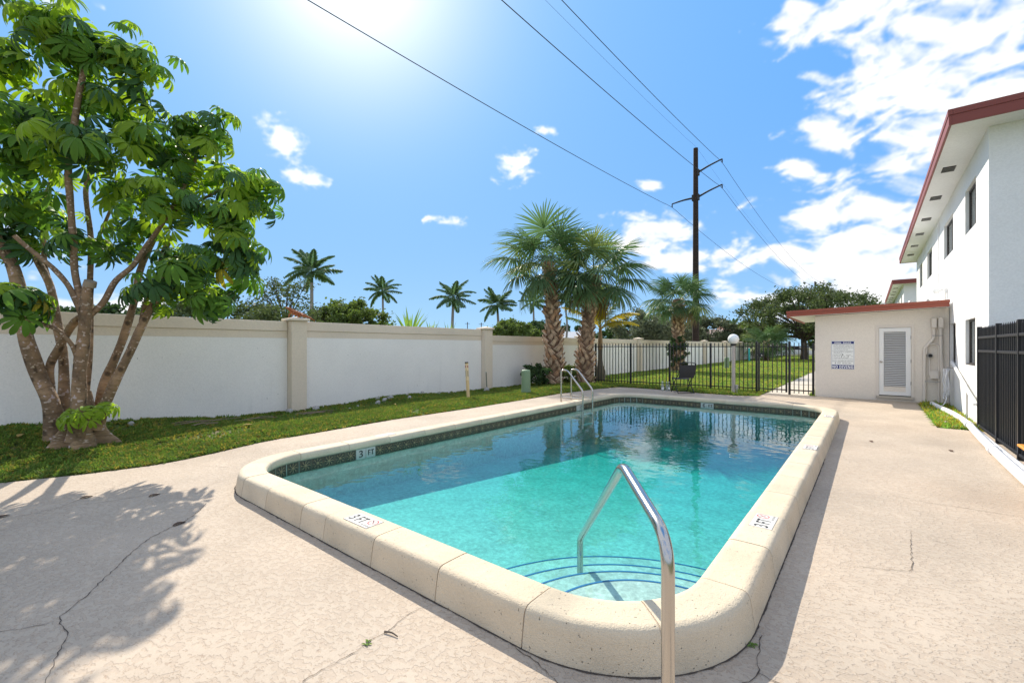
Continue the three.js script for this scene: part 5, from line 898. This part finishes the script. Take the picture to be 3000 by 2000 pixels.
{ // sticks and fallen leaves
  const r = rng(95), sm = std({ color: rgb(0.24, 0.18, 0.12), roughness: 0.95 });
  for (let k = 0; k < 16; k++) { const x = -9.9 + r() * 0.8, z = -2.2 - r() * 1.6 - (k > 9 ? 2.2 : 0), a = r() * 0.7 + 1.2, L = 0.25 + r() * 0.5, y = landY(x, z) + 0.03; single('fallen_stick', limb([[x, y, z], [x + Math.cos(a) * L * 0.5, y + 0.02, z - Math.sin(a) * L * 0.5 + 0.03], [x + Math.cos(a) * L, y, z - Math.sin(a) * L]], 0.008, 0.005, 6, 6), sm, 'dry brown stick lying on the ground cover near the umbrella tree', 'stick', 'fallen sticks by the umbrella tree'); }
  single('twig', limb([[-1.985, 0.008, -1.405], [-1.945, 0.012, -1.42], [-1.9, 0.007, -1.425]], 0.005, 0.003, 6, 6), M.trunkDark, 'short dark twig lying on the deck across a crack', 'twig');
  const pos = [], idx = []; blade(pos, idx, V(0, 0.004, 0), V(1, 0.1, 0), V(0, 1, 0), 0.12, 0.025, 0.3, 0.3, 4, 0.5); const lg = geoFrom(pos, null, idx), lm = [std({ color: rgb(0.09, 0.05, 0.03), roughness: 0.9 }), std({ color: rgb(0.3, 0.2, 0.05), roughness: 0.9 })];
  for (const [x, z, k] of [[-5.95, -0.3, 0], [-4.53, -1.13, 0], [-5.6, -1.2, 0], [-6.05, -0.76, 0], [0.0, -9.1, 0], [0.9, -9.0, 0]]) { const o = single('fallen_leaf', lg, lm[k], 'curled dark dry leaf lying on the deck', 'leaf', 'dry leaves on the deck'); o.position.set(x, deckY(x, z) + 0.004, z); o.rotation.y = r() * 6; }
  for (const [x, z] of [[-8.6, -6.4], [-9.6, -0.6], [-9.2, -3.4], [-8.2, -3.0]]) { const o = single('fallen_leaf', lg, lm[1], 'yellow dry leaf lying on the ground cover', 'leaf', 'yellow leaves on the ground cover'); o.position.set(x, landY(x, z) + 0.045, z); o.rotation.y = r() * 6; o.scale.setScalar(1.4); }
  for (const [x, z] of [[-0.46, -2.5], [-3.62, -1.73], [-1.98, -1.3]]) { const w = [], wi = [], q = rng(99 + x * 10); for (let i = 0; i < 7; i++) blade(w, wi, V((q() - 0.5) * 0.02, 0, (q() - 0.5) * 0.02), V(Math.cos(i * 2.4), 0.8, Math.sin(i * 2.4)).normalize(), V(0, 1, 0.01), 0.018 + q() * 0.02, 0.006, 0.8, 0.3, 3, 0.5); const o = single('crack_weed', geoFrom(w, null, wi), M.grassBlade, 'tiny green weed sprouting from a deck crack', 'weed', 'weeds in the deck cracks'); o.position.set(x, 0.0, z); }
}
{ // rusty orange iguana on the pillar cap: one continuous body
  const bones = [[[0, 0.215, 0.215], [0, 0.2, 0.15], 0.02, 0.03], [[0, 0.2, 0.15], [0, 0.155, 0.1], 0.028, 0.03], [[0, 0.155, 0.1], [0, 0.105, 0.0], 0.042, 0.055], [[0, 0.105, 0.0], [0, 0.075, -0.13], 0.055, 0.045], [[0, 0.075, -0.13], [0, 0.05, -0.24], 0.042, 0.028], [[0, 0.05, -0.24], [0.0, 0.0, -0.36], 0.028, 0.02], [[0, 0.0, -0.36], [0.01, -0.06, -0.47], 0.02, 0.012], [[0, 0.165, 0.13], [0, 0.12, 0.13], 0.018, 0.008],
    [[0.035, 0.12, 0.07], [0.09, 0.07, 0.1], 0.02, 0.016], [[0.09, 0.07, 0.1], [0.09, 0.008, 0.12], 0.016, 0.012], [[-0.035, 0.12, 0.07], [-0.09, 0.07, 0.1], 0.02, 0.016], [[-0.09, 0.07, 0.1], [-0.09, 0.008, 0.12], 0.016, 0.012], [[0.035, 0.07, -0.14], [0.1, 0.06, -0.1], 0.024, 0.018], [[0.1, 0.06, -0.1], [0.1, 0.008, -0.13], 0.017, 0.012], [[-0.035, 0.07, -0.14], [-0.1, 0.06, -0.1], 0.024, 0.018], [[-0.1, 0.06, -0.1], [-0.1, 0.008, -0.13], 0.017, 0.012]].map(([a, b, r0, r1]) => [V(...a), V(...b), r0, r1]);
  const N = 56, mc = new MarchingCubes(N, M.black, false, false, 60000), S = 0.46, c = V(0, 0.06, -0.12), p = V(0, 0, 0), ab = V(0, 0, 0);
  for (let k = 0; k < N; k++) for (let j = 0; j < N; j++) for (let i = 0; i < N; i++) {
    p.set((i / N * 2 - 1) * S + c.x, (j / N * 2 - 1) * S + c.y, (k / N * 2 - 1) * S + c.z); let d = 1;
    for (const [a, b, r0, r1] of bones) { const ax = p.x - a.x, ay = p.y - a.y, az = p.z - a.z, bx = b.x - a.x, by = b.y - a.y, bz = b.z - a.z, t = Math.max(0, Math.min(1, (ax * bx + ay * by + az * bz) / (bx * bx + by * by + bz * bz))), q = Math.hypot(ax - bx * t, ay - by * t, az - bz * t) - mix(r0, r1, t), h = Math.max(0.014 - Math.abs(d - q), 0) / 0.014; d = Math.min(d, q) - h * h * 0.014 / 4; }
    mc.field[i + j * N + k * N * N] = -d;
  }
  mc.isolation = 0; mc.update();
  const n = mc.count, P = new Float32Array(mc.positionArray.slice(0, n * 3)), Nn = new Float32Array(mc.normalArray.slice(0, n * 3)); for (let i = 0; i < n; i++) { P[i * 3] = P[i * 3] * S + c.x; P[i * 3 + 1] = P[i * 3 + 1] * S + c.y; P[i * 3 + 2] = P[i * 3 + 2] * S + c.z; }
  const g = new THREE.BufferGeometry(); g.setAttribute('position', new THREE.BufferAttribute(P, 3)); g.computeVertexNormals(); uvm(g);
  const t = thing('iguana', 'rust orange iguana basking with raised head on the wall pillar cap', 'iguana', [-10.55, 2.185, -5.0]), skin = std({ color: rgb(0.33, 0.1, 0.03), bumpMap: stoneBump, bumpScale: 0.006, roughness: 0.7 });
  part('body', g, skin, t);
  const sp = []; for (let i = 0; i < 16; i++) { const q = i / 16, y = mix(0.225, 0.07, Math.pow(q, 0.9)), z = mix(0.13, -0.26, q); sp.push(put(new THREE.ConeGeometry(0.008, 0.04 * (1 - 0.6 * q), 4), 0, y + 0.012, z, -0.3)); }
  part('crest', merge(sp), skin, t); for (const x of [-0.022, 0.022]) part('eye', put(new THREE.SphereGeometry(0.006, 8, 6), x, 0.218, 0.19), M.black, t);
}
// ---------------------------------------------------------------- far houses and cars
function house(label, x, z, turn, w, d, h, wallC, roofC) {
  const t = thing('far_house', label, 'house', [x, 0, z], turn);
  part('wall', box(w, h, d, 0, h / 2, 0), std({ color: rgb(...wallC), roughness: 0.9 }), t);
  const r = slab([[-d / 2 - 0.5, 0], [d / 2 + 0.5, 0], [0, 1.7]], w + 0.8); r.rotateY(PI / 2); r.translate(-w / 2 - 0.4, h + 0.002, 0); part('roof', uvm(r), std({ color: rgb(...roofC), roughness: 0.8 }), t);
  for (let i = -1; i <= 1; i++) { const wn = part('window', box(1.3, 1.1, 0.06, i * w / 3.4, h * 0.6, d / 2 + 0.032), M.whitePaint, t); part('pane', box(1.1, 0.9, 0.02, i * w / 3.4, h * 0.6, d / 2 + 0.074), M.dark, wn); }
}
house('far house with pink walls and tiled roof beyond the wall end', -20, -101, 0.5, 9, 7, 4.3, [0.55, 0.36, 0.3], [0.42, 0.22, 0.17]);
house('far pale house with a brown roof between the scrub trees', -27, -92, 0.4, 10, 7, 3.2, [0.6, 0.55, 0.5], [0.3, 0.22, 0.18]);
house('far white house with a grey gable roof seen between the cabbage palms', -52.5, -81, 0.6, 10, 8, 3.0, [0.75, 0.75, 0.76], [0.4, 0.42, 0.45]);
function car(label, x, z, turn, c) {
  const t = thing('parked_car', label, 'car', [x, 0, z], turn), paint = phy({ color: rgb(...c), roughness: 0.35, clearcoat: 0.8 });
  const body = slab([[-2.2, 0.35], [2.2, 0.35], [2.25, 0.62], [2.1, 0.85], [1.15, 0.95], [-1.9, 0.98], [-2.25, 0.85]], 1.7, [], 0.04); body.translate(0, 0, -0.85); part('body', body, paint, t);
  const cab = slab([[-1.75, 0.98], [1.1, 0.95], [0.45, 1.42], [-1.2, 1.46]], 1.46, [], 0.03); cab.translate(0, 0, -0.73); part('windows', cab, M.dark, t); part('roof', rbox(1.7, 0.06, 1.4, 0.03, -0.38, 1.48, 0), paint, t);
  for (const x of [-1.4, 1.4]) for (const z of [-0.8, 0.8]) { const w = part('wheel', cyl(0.33, 0.33, 0.2, x, 0.33, z, 20, PI / 2), M.black, t); part('hub', cyl(0.19, 0.19, 0.22, x, 0.33, z, 16, PI / 2), M.galv, w); }
}
car('white car parked beyond the far end of the lawn', -9.3, -82.5, 0.3, [0.75, 0.75, 0.75]);
car('silver car parked at the far end between the white and the dark car', -4.4, -83.8, 0.3, [0.35, 0.36, 0.38]);
car('dark blue car parked at the far end behind the path', 0.6, -85.2, 0.3, [0.03, 0.04, 0.09]);

scene.traverse((o) => { if (o.isMesh && o.name !== 'water_surface' && o.name !== 'water_body') o.castShadow = o.receiveShadow = true; });
renderer.render(scene, camera);
